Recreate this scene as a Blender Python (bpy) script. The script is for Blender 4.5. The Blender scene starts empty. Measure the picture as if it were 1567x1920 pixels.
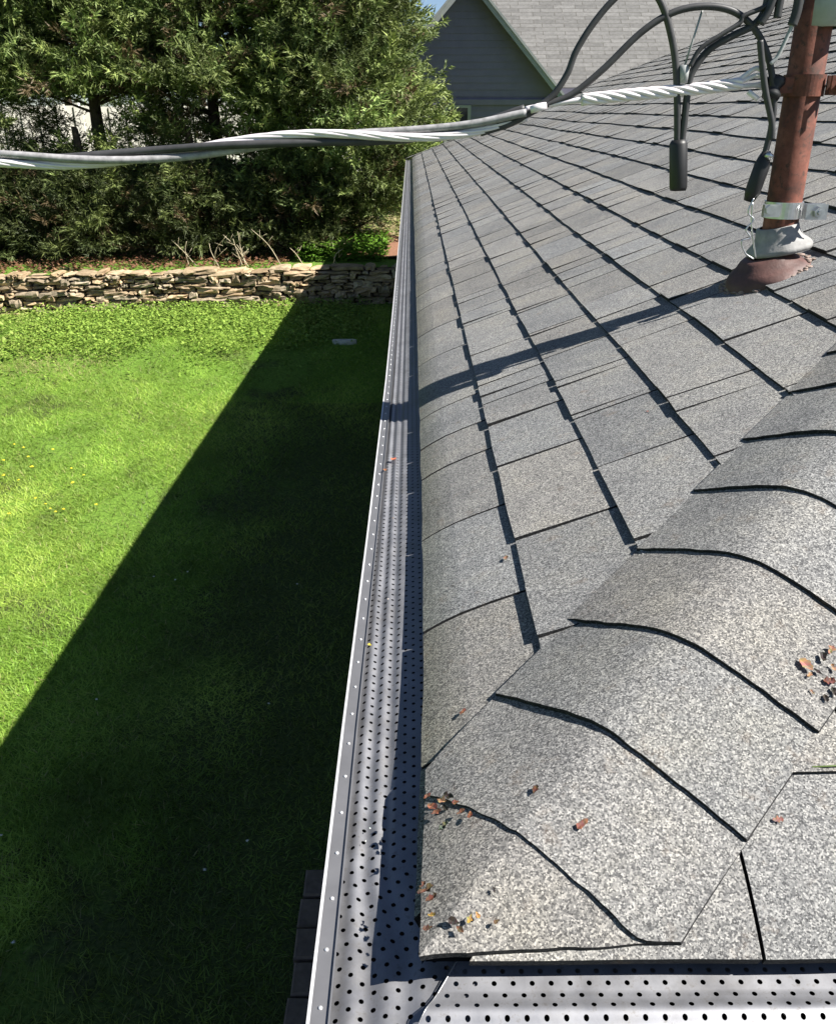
import bpy, math, random
import numpy as np
from mathutils import Vector, Matrix, noise as mnoise
R = math.radians
rnd = random.Random(7)
rng = np.random.default_rng(11)

scene = bpy.context.scene
COL = scene.collection

# ------------------------------------------------------------------ camera, sky, sun, exposure
PITCH = R(24.864); YAW = R(0.428); FPX = 1640.0; PW, PH = 1567.0, 1920.0
cam_d = bpy.data.cameras.new("camera")
cam = bpy.data.objects.new("camera", cam_d); COL.objects.link(cam)
cam.location = (0, 0, 0); cam.rotation_euler = (math.pi/2 - PITCH, 0, -YAW)
cam_d.sensor_fit = 'VERTICAL'; cam_d.sensor_height = 24.0
cam_d.lens = 24.0*FPX/PH; cam_d.clip_start = 0.02; cam_d.clip_end = 2000
scene.camera = cam

SUN = Vector((0.649, -0.150, 0.745)).normalized()
SUN_EL = math.asin(SUN.z); SUN_AZ = math.atan2(SUN.x, SUN.y)
world = bpy.data.worlds.new("World"); scene.world = world
world.use_nodes = True
wn = world.node_tree.nodes; wl = world.node_tree.links
bg = wn["Background"]
sky = wn.new("ShaderNodeTexSky"); sky.sky_type = 'NISHITA'; sky.sun_disc = False
sky.sun_elevation = SUN_EL; sky.sun_rotation = SUN_AZ
sky.air_density = 0.6; sky.dust_density = 0.2; sky.ozone_density = 1.0
wl.new(sky.outputs[0], bg.inputs[0]); bg.inputs[1].default_value = 0.05
sun_d = bpy.data.lights.new("sun", 'SUN'); sun_d.energy = 5.0; sun_d.angle = R(0.5)
sun_d.color = (1.0, 0.96, 0.89)
sun = bpy.data.objects.new("sun", sun_d); COL.objects.link(sun)
sun.rotation_euler = (-SUN).to_track_quat('-Z', 'Y').to_euler()
scene.view_settings.view_transform = 'Standard'; scene.view_settings.look = 'None'
scene.view_settings.gamma = 1.0; scene.view_settings.use_curve_mapping = False
scene.view_settings.exposure = 1.35
scene.cycles.max_bounces = 6; scene.cycles.transparent_max_bounces = 16

# ------------------------------------------------------------------ helpers
def ray(px, py):
    c, s = math.cos(PITCH), math.sin(PITCH)
    u, v = (px-PW/2)/FPX, (py-PH/2)/FPX
    x, y, z = u, c-v*s, -s-v*c
    cp, sp = math.cos(YAW), math.sin(YAW)
    return Vector((x*cp+y*sp, -x*sp+y*cp, z))
def at(px, py, Y):                       # point of the photo at distance Y
    r = ray(px, py); return r*(Y/r.y)

def tag(o, label=None, cat=None, group=None, kind=None):
    if label: o["label"] = label
    if cat: o["category"] = cat
    if group: o["group"] = group
    if kind: o["kind"] = kind
    return o
def empty(name, loc=(0, 0, 0)):
    o = bpy.data.objects.new(name, None); o.location = loc; o.empty_display_size = .1
    COL.objects.link(o); return o
def link(name, me, mat=None, parent=None, loc=None):
    o = bpy.data.objects.new(name, me); COL.objects.link(o)
    if mat: me.materials.append(mat)
    if parent:
        o.parent = parent
    if loc is not None: o.location = loc
    elif parent is not None:
        # geometry is given in world coordinates: undo the parents' offsets
        p = parent; off = Vector((0, 0, 0))
        while p is not None:
            off += p.location; p = p.parent
        o.location = -off
    return o

class MB:
    def __init__(s): s.v = []; s.f = []; s.uv = []; s.t = []
    def add(s, pts, faces, tint=None, uv=None):
        b = len(s.v); s.v += [tuple(p) for p in pts]
        s.f += [tuple(b+i for i in f) for f in faces]
        s.t += list(tint) if tint and hasattr(tint[0], '__len__') else [tint if tint else (1, 1, 1)]*len(pts)
        s.uv += uv if uv else [(0, 0)]*len(pts)
    def box(s, lo, hi, tint=None):
        x0, y0, z0 = lo; x1, y1, z1 = hi
        s.add([(x0,y0,z0),(x1,y0,z0),(x1,y1,z0),(x0,y1,z0),(x0,y0,z1),(x1,y0,z1),(x1,y1,z1),(x0,y1,z1)],
              [(0,3,2,1),(4,5,6,7),(0,1,5,4),(1,2,6,5),(2,3,7,6),(3,0,4,7)], tint)
    def tube(s, pts, rad, n=10, tint=None, caps=True):
        pts = [Vector(p) for p in pts]; N = len(pts)
        rads = rad if hasattr(rad, '__len__') else [rad]*N
        T = []
        for i in range(N):
            a = pts[max(i-1, 0)]; b = pts[min(i+1, N-1)]
            T.append((b-a).normalized())
        up = Vector((0, 0, 1)) if abs(T[0].z) < .9 else Vector((0, 1, 0))
        nrm = (up-T[0]*up.dot(T[0])).normalized()
        vs = []
        for i in range(N):
            nrm = (nrm-T[i]*nrm.dot(T[i])).normalized(); bi = T[i].cross(nrm)
            for k in range(n):
                a = 2*math.pi*k/n
                vs.append(pts[i]+(nrm*math.cos(a)+bi*math.sin(a))*rads[i])
        fs = [(i*n+k, i*n+(k+1) % n, (i+1)*n+(k+1) % n, (i+1)*n+k) for i in range(N-1) for k in range(n)]
        if caps:
            fs.append(tuple(range(n-1, -1, -1))); fs.append(tuple((N-1)*n+k for k in range(n)))
        s.add(vs, fs, tint)
    def lathe(s, prof, org, axis=(0, 0, 1), n=32, tint=None, wob=None):
        org = Vector(org); ax = Vector(axis).normalized()
        u = ax.orthogonal().normalized(); w = ax.cross(u); vs = []
        for i, (r_, h) in enumerate(prof):
            for k in range(n):
                a = 2*math.pi*k/n
                d = u*math.cos(a)+w*math.sin(a)
                rr = r_*(1+(wob(a, i) if wob else 0))
                vs.append(org+d*rr+ax*h)
        fs = [(i*n+k, i*n+(k+1) % n, (i+1)*n+(k+1) % n, (i+1)*n+k) for i in range(len(prof)-1) for k in range(n)]
        s.add(vs, fs, tint)
    def build(s, name, mat, parent=None, smooth=False, loc=None):
        me = bpy.data.meshes.new(name); me.from_pydata(s.v, [], s.f); me.update()
        a = me.color_attributes.new("tint", 'FLOAT_COLOR', 'POINT')
        a.data.foreach_set("color", np.array([(t[0], t[1], t[2], 1.0) for t in s.t], dtype=np.float32).ravel())
        if any(u != (0, 0) for u in s.uv):
            ul = me.uv_layers.new(name="UVMap")
            li = np.empty(len(me.loops), dtype=np.int32); me.loops.foreach_get("vertex_index", li)
            ul.data.foreach_set("uv", np.array(s.uv, dtype=np.float32)[li].ravel())
        if smooth: me.polygons.foreach_set("use_smooth", [True]*len(me.polygons))
        return link(name, me, mat, parent, loc)

def np_mesh(name, V, F, tint, mat, parent=None, loc=None, smooth=False):
    """V (n,3), F (m,k) index array, tint (n,3)"""
    me = bpy.data.meshes.new(name); n, m, k = len(V), len(F), F.shape[1]
    me.vertices.add(n); me.vertices.foreach_set("co", V.astype(np.float32).ravel())
    me.loops.add(m*k); me.loops.foreach_set("vertex_index", F.astype(np.int32).ravel())
    me.polygons.add(m); me.polygons.foreach_set("loop_start", np.arange(0, m*k, k, dtype=np.int32))
    me.update(calc_edges=True)
    a = me.color_attributes.new("tint", 'FLOAT_COLOR', 'POINT')
    a.data.foreach_set("color", np.concatenate([tint, np.ones((n, 1))], 1).astype(np.float32).ravel())
    if smooth: me.polygons.foreach_set("use_smooth", [True]*m)
    me.validate()
    return link(name, me, mat, parent, loc)

def spline(pts, n=12):
    """Catmull-Rom through points"""
    P = [Vector(p) for p in pts]; P = [P[0]*2-P[1]]+P+[P[-1]*2-P[-2]]; out = []
    for i in range(1, len(P)-2):
        a, b, c, d = P[i-1:i+3]
        for k in range(n):
            t = k/n
            out.append(.5*((2*b)+(c-a)*t+(2*a-5*b+4*c-d)*t*t+(3*b-a-3*c+d)*t**3))
    out.append(P[-2]); return out

# ------------------------------------------------------------------ materials
class NT:
    def __init__(s, name):
        s.m = bpy.data.materials.new(name); s.m.use_nodes = True
        s.n = s.m.node_tree.nodes; s.l = s.m.node_tree.links
        s.p = s.n["Principled BSDF"]; s.out = s.n["Material Output"]
    def new(s, t, **kw):
        nd = s.n.new(t)
        for k, v in kw.items(): setattr(nd, k, v)
        return nd
    def set(s, sock, val):
        if hasattr(val, 'is_output'): s.l.new(val, sock)
        else: sock.default_value = val
    def coord(s, out='Object'): return s.new("ShaderNodeTexCoord").outputs[out]
    def geopos(s): return s.new("ShaderNodeNewGeometry").outputs['Position']
    def noise(s, vec, scale, detail=3, rough=.55):
        n = s.new("ShaderNodeTexNoise"); s.set(n.inputs['Vector'], vec); n.inputs['Scale'].default_value = scale
        n.inputs['Detail'].default_value = detail; n.inputs['Roughness'].default_value = rough
        return n.outputs['Fac']
    def voro(s, vec, scale, out='Color', feature='F1'):
        n = s.new("ShaderNodeTexVoronoi", feature=feature); s.set(n.inputs['Vector'], vec); n.inputs['Scale'].default_value = scale
        return n.outputs[out]
    def ramp(s, fac, stops):
        n = s.new("ShaderNodeValToRGB"); s.set(n.inputs[0], fac); cr = n.color_ramp
        while len(cr.elements) < len(stops): cr.elements.new(.5)
        for e_, (p_, c_) in zip(cr.elements, stops):
            e_.position = p_; e_.color = (c_[0], c_[1], c_[2], 1) if hasattr(c_, '__len__') else (c_, c_, c_, 1)
        return n.outputs[0]
    def mix(s, fac, a, b, mode='MIX'):
        n = s.new("ShaderNodeMix", data_type='RGBA', blend_type=mode)
        s.set(n.inputs[0], fac)
        for i_, v_ in ((6, a), (7, b)):
            if not hasattr(v_, 'is_output') and len(v_) == 3: v_ = (*v_, 1)
            s.set(n.inputs[i_], v_)
        return n.outputs[2]
    def math(s, op, a, b=0.0, c=None):
        n = s.new("ShaderNodeMath", operation=op); s.set(n.inputs[0], a); s.set(n.inputs[1], b)
        if c is not None: s.set(n.inputs[2], c)
        return n.outputs[0]
    def attr(s): return s.new("ShaderNodeAttribute", attribute_name="tint").outputs['Color']
    def sep(s, vec):
        n = s.new("ShaderNodeSeparateXYZ"); s.l.new(vec, n.inputs[0]); return n.outputs
    def bump(s, h, strength=.5, dist=.002):
        n = s.new("ShaderNodeBump"); s.set(n.inputs['Height'], h); n.inputs['Strength'].default_value = strength
        n.inputs['Distance'].default_value = dist; s.l.new(n.outputs[0], s.p.inputs['Normal'])
    def base(s, col, rough=.6, metal=0.0, spec=.5):
        if not hasattr(col, 'is_output') and len(col) == 3: col = (*col, 1)
        s.set(s.p.inputs['Base Color'], col); s.set(s.p.inputs['Roughness'], rough)
        s.p.inputs['Metallic'].default_value = metal; s.p.inputs['Specular IOR Level'].default_value = spec
        return s

def mat_shingle():
    t = NT("asphalt_granules"); P = t.geopos()
    g = t.voro(P, 680)                                     # one colour per granule
    gs = t.sep(g)
    gran = t.ramp(gs[0], [(0, (.012, .012, .013)), (.16, (.034, .035, .038)), (.34, (.118, .118, .118)), (.58, (.200, .199, .194)), (.82, (.315, .311, .298)), (1, (.50, .49, .465))])
    fine = t.noise(P, 1300, 2)
    gran = t.mix(.35, gran, t.ramp(fine, [(.3, .06), (.7, .30)]))
    big = t.noise(P, 7, 6, .7)
    gran = t.mix(1.0, gran, t.ramp(big, [(.25, (.72, .73, .76)), (.5, (1, 1, 1)), (.75, (1.24, 1.21, 1.12))]), 'MULTIPLY')
    gran = t.mix(1.0, gran, t.attr(), 'MULTIPLY')
    st = t.noise(P, 30, 5, .7)
    gran = t.mix(t.ramp(st, [(.58, 0), (.76, .4)]), gran, (.16, .11, .07))
    t.base(gran, .93, 0, .25)
    t.bump(t.math('ADD', gs[1], t.math('MULTIPLY', fine, .5)), .55, .0014)
    return t.m
def mat_plain(name, col, rough=.6, metal=0.0, nscale=20, var=.15, spec=.5, bump=0.0, tint=False):
    t = NT(name); P = t.geopos(); n = t.noise(P, nscale, 5, .6)
    c = t.ramp(n, [(.25, tuple(x*(1-var) for x in col)), (.75, tuple(x*(1+var) for x in col))])
    if tint: c = t.mix(1.0, c, t.attr(), 'MULTIPLY')
    t.base(c, rough, metal, spec)
    if bump: t.bump(t.noise(P, nscale*3, 4), bump, .003)
    return t.m
def mat_guard():
    t = NT("perforated_grey_aluminium")
    uv = t.sep(t.coord('UV')); u, v = uv[0], uv[1]
    row = t.math('FLOOR', t.math('DIVIDE', v, .0098))
    off = t.math('MULTIPLY', t.math('MODULO', t.math('ADD', row, 200.0), 2.0), .5)
    fx = t.math('MULTIPLY', t.math('SUBTRACT', t.math('FRACT', t.math('ADD', t.math('DIVIDE', u, .0151), off)), .5), .0151)
    fy = t.math('MULTIPLY', t.math('SUBTRACT', t.math('FRACT', t.math('DIVIDE', v, .0098)), .5), .0098)
    d = t.math('SQRT', t.math('ADD', t.math('MULTIPLY', fx, fx), t.math('MULTIPLY', fy, fy)))
    hole = t.math('LESS_THAN', d, .00205)
    P = t.geopos()
    n = t.noise(P, 35, 5, .65)
    c = t.ramp(n, [(.3, (.195, .198, .216)), (.7, (.262, .265, .284))])
    dirt = t.noise(P, 140, 4, .75); grime = t.noise(P, 11, 6, .75)
    c = t.mix(t.ramp(dirt, [(.56, 0), (.72, .6)]), c, (.10, .088, .075))
    c = t.mix(t.ramp(grime, [(.5, 0), (.72, .45)]), c, (.13, .12, .105))
    t.base(c, t.ramp(n, [(.3, .42), (.7, .6)]), .55, .5)
    tr = t.new("ShaderNodeBsdfTransparent"); mx = t.new("ShaderNodeMixShader")
    t.l.new(hole, mx.inputs[0]); t.l.new(t.p.outputs[0], mx.inputs[1]); t.l.new(tr.outputs[0], mx.inputs[2])
    t.l.new(mx.outputs[0], t.out.inputs[0])
    return t.m
def mat_rust():
    t = NT("rusty_red_paint"); P = t.geopos()
    n = t.noise(P, 22, 6, .65); n2 = t.noise(P, 90, 5, .7)
    c = t.ramp(n, [(.32, (.065, .030, .023)), (.5, (.155, .056, .038)), (.68, (.235, .092, .064))])
    c = t.mix(t.ramp(n2, [(.52, 0), (.66, .85)]), c, (.055, .036, .028))
    t.base(c, .7, 0.0, .25); t.bump(n2, .5, .0012); return t.m
def mat_leafy(name, tr=.25, rough=.55):
    t = NT(name); P = t.geopos()
    c = t.mix(1.0, t.attr(), t.ramp(t.noise(P, 7, 3), [(.3, .82), (.7, 1.15)]), 'MULTIPLY')
    t.base(c, rough, 0, .35)
    tl = t.new("ShaderNodeBsdfTranslucent"); mx = t.new("ShaderNodeMixShader"); mx.inputs[0].default_value = tr
    t.l.new(c, tl.inputs[0]); t.l.new(t.p.outputs[0], mx.inputs[1]); t.l.new(tl.outputs[0], mx.inputs[2])
    t.l.new(mx.outputs[0], t.out.inputs[0]); return t.m
def mat_lawn():
    t = NT("lawn_soil_and_turf"); P = t.geopos()
    n = t.noise(P, 1.3, 5, .6); n2 = t.noise(P, 45, 5, .7)
    c = t.ramp(n2, [(.3, (.04, .08, .012)), (.5, (.115, .21, .026)), (.72, (.19, .30, .05))])
    soil = t.ramp(n2, [(.3, (.018, .014, .010)), (.7, (.065, .050, .036))])
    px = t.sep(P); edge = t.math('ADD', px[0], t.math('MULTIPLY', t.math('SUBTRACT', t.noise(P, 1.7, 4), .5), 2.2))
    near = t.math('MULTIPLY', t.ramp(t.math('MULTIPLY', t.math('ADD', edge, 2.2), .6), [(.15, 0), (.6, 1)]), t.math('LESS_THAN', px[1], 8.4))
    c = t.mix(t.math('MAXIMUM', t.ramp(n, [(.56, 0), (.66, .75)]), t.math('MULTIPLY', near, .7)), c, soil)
    t.base(c, .95, 0, .2); t.bump(n2, .8, .02); return t.m
def mat_stone():
    t = NT("tan_limestone"); P = t.geopos()
    n = t.noise(P, 9, 6, .7)
    c = t.ramp(n, [(.25, (.17, .13, .085)), (.5, (.33, .265, .185)), (.75, (.49, .41, .295))])
    c = t.mix(1.0, c, t.attr(), 'MULTIPLY')
    t.base(c, .95, 0, .2); t.bump(t.noise(P, 40, 6, .7), .7, .012); return t.m
def mat_far_shingle():
    t = NT("light_tan_shingles"); P = t.geopos()
    b = t.new("ShaderNodeTexBrick"); mp = t.new("ShaderNodeMapping"); mp.inputs['Scale'].default_value = (1, 1, 1)
    t.l.new(t.coord('UV'), b.inputs['Vector'])
    b.inputs['Scale'].default_value = 1.0; b.inputs['Brick Width'].default_value = .45; b.inputs['Row Height'].default_value = .13
    b.inputs['Mortar Size'].default_value = .012; b.inputs['Mortar Smooth'].default_value = .6; b.offset = .37
    b.inputs['Color1'].default_value = (.165, .162, .158, 1); b.inputs['Color2'].default_value = (.12, .118, .115, 1)
    b.inputs['Mortar'].default_value = (.09, .087, .08, 1)
    c = t.mix(1.0, b.outputs[0], t.ramp(t.noise(P, 14, 5, .7), [(.3, .78), (.7, 1.2)]), 'MULTIPLY')
    t.base(c, .95, 0, .2); t.bump(t.noise(P, 60, 3), .5, .006); return t.m

M_SH = mat_shingle()
M_FELT = mat_plain("black_asphalt_felt", (.010, .010, .011), .95, spec=.1)
M_GUARD = mat_guard()
M_GUT = mat_plain("grey_painted_aluminium", (.20, .20, .21), .42, .5, 30, .12)
M_GUTW = mat_plain("bare_aluminium_edge", (.58, .58, .60), .45, .3, 25, .22)
M_SCREW = mat_plain("zinc_screw", (.78, .78, .78), .3, .6, 60, .1)
M_DARKIN = mat_plain("gutter_inside_dark", (.012, .012, .013), .9)  # painted dark so the shaded trough reads dark through the guard holes
M_RUST = mat_rust()
M_STEEL = mat_plain("galvanised_steel", (.55, .56, .57), .32, .85, 60, .2)
M_LEAD = mat_plain("weathered_lead", (.25, .245, .24), .7, .0, 40, .3, bump=.3)
M_BLACK = mat_plain("black_cable_jacket", (.045, .045, .047), .5, 0, 50, .3, spec=.35)
M_AGED = mat_plain("chalky_grey_cable_jacket", (.26, .255, .26), .55, 0, 70, .45, spec=.3)
M_BLACK2 = mat_plain("black_rubber", (.010, .010, .011), .5, 0, 50, .2)
M_ALU = mat_plain("bare_aluminium_wire", (.72, .67, .69), .45, .15, 60, .1)
M_WHITE = mat_plain("white_coated_grip", (.78, .72, .74), .5, 0, 90, .1)
M_GREYC = mat_plain("grey_plastic", (.33, .34, .34), .5, 0, 50, .12)
M_SEAL = mat_plain("cracked_roof_sealant", (.22, .165, .14), .85, 0, 45, .55, bump=.6)
M_FLANGE = mat_plain("oxide_red_flashing", (.085, .040, .034), .62, 0, 35, .4, bump=.35)
M_SIDING = mat_plain("slate_grey_siding", (.19, .172, .245), .7, 0, 5, .1)
M_TRIM = mat_plain("grey_green_trim", (.30, .31, .31), .6, 0, 8, .12)
M_HWALL = mat_plain("grey_house_siding", (.30, .30, .31), .7, 0, 5, .1)
M_LAWN = mat_lawn()
M_GRASS = mat_leafy("grass_blade", .35)
M_CEDAR = mat_leafy("cedar_foliage", .12, .6)
M_WEED = mat_leafy("broad_weed_leaf", .3, .5)
M_BARK = mat_plain("cedar_bark", (.085, .058, .04), .9, 0, 25, .4, bump=.8)
M_STONE = mat_stone()
M_FENCE = mat_plain("whitewashed_fence_board", (.80, .78, .72), .8, 0, 9, .08, tint=True)
M_FARSH = mat_far_shingle()
M_PAVER = mat_plain("brown_concrete_paver", (.13, .095, .075), .9, 0, 30, .3, bump=.5)
M_SOIL = mat_plain("red_brown_mulch", (.20, .095, .055), .95, 0, 40, .5, bump=.9)
M_LEAF = mat_leafy("dry_brown_leaf", .2, .7)
M_GLASS = mat_plain("dark_window_pane", (.02, .025, .03), .1, 0, 4, .1, .8)

# ------------------------------------------------------------------ the ground
def wall_off(x): return .13*min(max(x, -9), 1.5)
def gz(x, y):
    ys = [-400, 1.0, 3.0, 6.4, 9.9, 12.15, 12.24, 14, 60, 900]
    zs = [-3.3, -3.2, -3.2, -2.92, -2.5, -2.43, -1.98, -1.93, -1.85, -1.6]
    w = min(max((y-8.5)/2.0, 0), 1)*min(max((15-y)/1.5, 0), 1)
    b = float(np.interp(y-wall_off(x)*w, ys, zs))
    return b+.02*mnoise.noise(Vector((x*.7, y*.7, 3)))*(1 if y < 40 else 0)
def terrain():
    xs = [-500, -200, -80, -30, -15]+list(np.arange(-12, 2.01, .25))+[4, 8, 15, 30, 80, 200, 500]
    ysl = [-200, -40, -10, -3]+list(np.arange(0, 8.41, .2))+list(np.arange(8.6, 12.0, .2))+[12.05, 12.12, 12.15, 12.18, 12.21, 12.24, 12.3]+list(np.arange(12.5, 15.01, .25))+[17, 20, 25, 30, 45, 80, 160, 400, 800]
    V = []; F = []
    for y in ysl:
        for x in xs:
            w = min(max((y-8.5)/1.5, 0), 1)*min(max((14.5-y)/2.0, 0), 1); yy = y+wall_off(x)*w; V.append((x, yy, gz(x, yy)))
    nx = len(xs)
    for j in range(len(ysl)-1):
        for i in range(nx-1): F.append((j*nx+i, j*nx+i+1, (j+1)*nx+i+1, (j+1)*nx+i))
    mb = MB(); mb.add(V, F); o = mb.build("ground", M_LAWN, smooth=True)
    tag(o, kind="structure")
terrain()

# ------------------------------------------------------------------ the house and its hip roof
E0 = .009; Y0 = .478; H = .6; SL = .416; EXPO = .1344
SEC = math.hypot(1, SL); NRM = Vector((-SL/SEC, 0, 1/SEC)); LEN = 12.12; APX = LEN/2
house = empty("house", (6, 6.5, -3.2))
tag(house, "grey house whose hip roof of grey asphalt shingles fills the right foreground", "house")
def bumpz(x, a):
    return .0055*mnoise.noise(Vector((a*.85, x*.9, 1.3)))+.0035*mnoise.noise(Vector((a*2.3, x*2.0, 7.7)))
def eshift(a):   # the eave line is not perfectly straight
    return float(np.interp(a, [0, .12, .26, .5, .8, 2.5, 5, 12], [-.005, -.001, .005, .009, .0115, .012, .012, .010]))
def RP(x, a, up, front=False):
    dro = .0105*max(0, 1-x/.075)**2 if x < .075 else 0
    z = -H+SL*x-dro+bumpz(x, a)*min(1, .25+x*2)
    sh = eshift(a)*max(0, 1-x/.13) if not front else 0
    X = E0+x+sh-NRM.z*0+NRM.x*up; Y = Y0+a; zz = z+NRM.z*up
    if front: return (E0+a, Y0+x+NRM.x*up, zz)
    return (X, Y, zz)

def roof_sheet(front):
    V = []; F = []; nx, na = 41, 82
    for i in range(nx):
        x = APX*i/(nx-1)
        for j in range(na):
            a = x+(LEN-2*x)*j/(na-1)
            V.append(RP(x, a, -.0065, front))
    for i in range(nx-1):
        for j in range(na-1):
            f = (i*na+j, (i+1)*na+j, (i+1)*na+j+1, i*na+j+1)
            F.append(f[::-1] if not front else f)
    return V, F
mb = MB()
for fr in (False, True): mb.add(*roof_sheet(fr))
# the two hidden roof faces, and the black drip edge under the shingles
cX, cY = E0+LEN/2, Y0+LEN/2; zt = -H+SL*APX-.006
mb.add([(E0, Y0+LEN, -H-.006), (E0+LEN, Y0+LEN, -H-.006), (cX, cY, zt)], [(0, 2, 1)])
mb.add([(E0+LEN, Y0, -H-.006), (E0+LEN, Y0+LEN, -H-.006), (cX, cY, zt)], [(0, 1, 2)])
roof = mb.build("roof", M_FELT, house)

KNOWN = {0: [.943, 1.204, 1.441, 1.589, 1.765, 2.194, 2.50, 2.842, 3.089, 3.351],
         1: [.80, 1.071, 1.335, 1.534, 1.663, 1.79, 2.188],
         2: [.96, 1.200, 1.413, 1.62, 1.80, 2.02], 3: [1.10, 1.345, 1.691, 1.93], 4: [1.23, 1.497, 1.78, 2.02]}
KNOWN_F = {0: [.275, .52, .80], 1: [.40, .66]}
def cuts(k, front):
    known = (KNOWN_F if front else KNOWN).get(k, [])
    base = E0 if front else Y0
    c = [y-base for y in known]
    if not c: c = [k*EXPO/SEC+.05+rnd.random()*.2]
    while c[0] > k*.124-.3: c.insert(0, c[0]-.25)
    while c[-1] < LEN:
        c.append(c[-1]+rnd.choice([.25, .25, .26, .24, .30, .17, .33, .21])+rnd.uniform(-.012, .012))
    return c
XK = [0.0]+[k*.1338 for k in range(1, 46)]
def shingle_side(front):
    mb = MB(); prev = None
    for k in range(45):
        x0 = XK[k]; x1 = min(XK[k+1]+.008, APX)
        if x0 >= APX: break
        cs = cuts(k, front)
        thick = []                       # laminated, thicker stretches of the lower edge
        for c, d in zip((prev or cs)[:-1], (prev or cs)[1:]):
            if rnd.random() < .62 and k > 0: thick.append((d-(d-c)*rnd.uniform(.3, .62), d-.004, rnd.uniform(.0072, .0098)))
        for c, d in zip(cs[:-1], cs[1:]):
            if d < x0 or c > LEN-x0: continue
            g = rnd.uniform(.89, 1.08); w = rnd.uniform(-.022, .028)
            tint = (g*(1+w), g, g*(1-w*1.3))
            if rnd.random() < .12: tint = tuple(q*.90 for q in tint)
            gp = .0016 if front else .0026; lo, hi = c+gp, d-gp
            br = [lo, hi]
            for (p, q, hh) in thick:
                for z in (p, q):
                    if lo+.012 < z < hi-.012: br.append(z)
            br.sort()
            hb = rnd.uniform(.0042, .0058)
            for ya, yb in zip(br[:-1], br[1:]):
                mid = (ya+yb)/2; h = hb
                for (p, q, hh) in thick:
                    if p-.001 <= mid <= q+.001: h = hh
                piece(mb, k, x0, x1, ya, yb, h, front, tint)
        prev = cs
    return mb
def piece(mb, k, x0, x1, ya, yb, h, front, tint):
    xs = [0, .012, .028, .05, .085, x1] if k == 0 else [x0, x1]
    n = max(1, int((yb-ya)/.06)) if k < 9 and ya < 4 else max(1, int((yb-ya)/.13))
    V = []; VB = []; nx = len(xs)
    for i, x in enumerate(xs):
        xi = x+.035; lo = min(max(ya, xi), LEN-xi); hi = min(max(yb, xi), LEN-xi); hi = max(hi, lo)
        up = h*(1-(x-x0)/(x1-x0))+.0006
        for j in range(n+1):
            a = lo+(hi-lo)*j/n
            xx = x
            if i == 0: xx = x+.0022*mnoise.noise(Vector((a*9, k*3.1, 2)))+.0012*mnoise.noise(Vector((a*60, k*3.1, 5)))
            if k == 0 and i == 0: xx -= .002
            V.append(RP(xx, a, up, front)); VB.append(RP(xx, a, -.004 if k else -.006, front))
    if abs(Vector(V[0])[1 if not front else 0]-Vector(V[n])[1 if not front else 0]) < 1e-6 and \
       (Vector(V[-1])-Vector(V[-1-n])).length < 1e-6: return
    q = n+1; F = []
    for i in range(nx-1):
        for j in range(n): F.append((i*q+j, (i+1)*q+j, (i+1)*q+j+1, i*q+j+1))
    if not front: F = [f[::-1] for f in F]
    tl = [tint]*len(V)
    if k == 0:
        tl = []
        for i in range(nx):
            e_ = 0 if front else max(0, 1-xs[i]/.05)*.22
            tl += [(tint[0]*(1-e_), tint[1]*(1-e_*.95), tint[2]*(1-e_*1.35))]*(n+1)
    mb.add(V, F, tl)
    # cut edges show the black asphalt core
    N = len(V); F = []
    for i in range(nx-1):
        F.append((i*q, N+i*q, N+(i+1)*q, (i+1)*q)); F.append((i*q+n, (i+1)*q+n, N+(i+1)*q+n, N+i*q+n))
    for j in range(n): F.append((j, j+1, N+j+1, N+j))
    if not front: F = [f[::-1] for f in F]
    mb.add(V+VB, F, (.13, .13, .14))
shingle_side(False).build("shingles", M_SH, roof)
shingle_side(True).build("shingles", M_SH, roof)

# hip caps: one bent shingle each
HD = Vector((1, 1, SL)).normalized(); L1 = NRM.cross(HD)
if L1.x > 0: L1 = -L1
HT = Vector((L1.x-L1.y, L1.y-L1.x, 0))*.5           # across, towards -X +Y
HG = Vector((L1.x+L1.y, L1.x+L1.y, 2*L1.z))*.5      # down
HUP = (HD.cross(Vector((1, -1, 0)).normalized()))
if HUP.z < 0: HUP = -HUP
CAPW = .146
def cap_off(w):
    rr = .042; c = math.sqrt(CAPW**2+rr*rr)-CAPW
    d = math.sqrt(w*w+rr*rr)-c
    return HG*(d-abs(w))+HUP*(.028*max(0, 1.037-math.sqrt((w/CAPW)**2+.075)))
def cap_pt(s, w, up):
    h0 = Vector((E0, Y0, -H))+HD*s
    p = h0+HT*(-w)+HG*abs(w)+cap_off(w)*min(1, .2+s*2.2)+HUP*up
    q = HD*s+HT*(-w); xl = min(q.x, q.y)
    p.z += bumpz(max(xl, 0), max(q.x, q.y))*min(1, .25+max(xl, 0)*2)
    return p
def cap_smin(w):
    return max(HT.x*w/HD.x-.004, HT.y*w/HD.y-.004)
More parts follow.
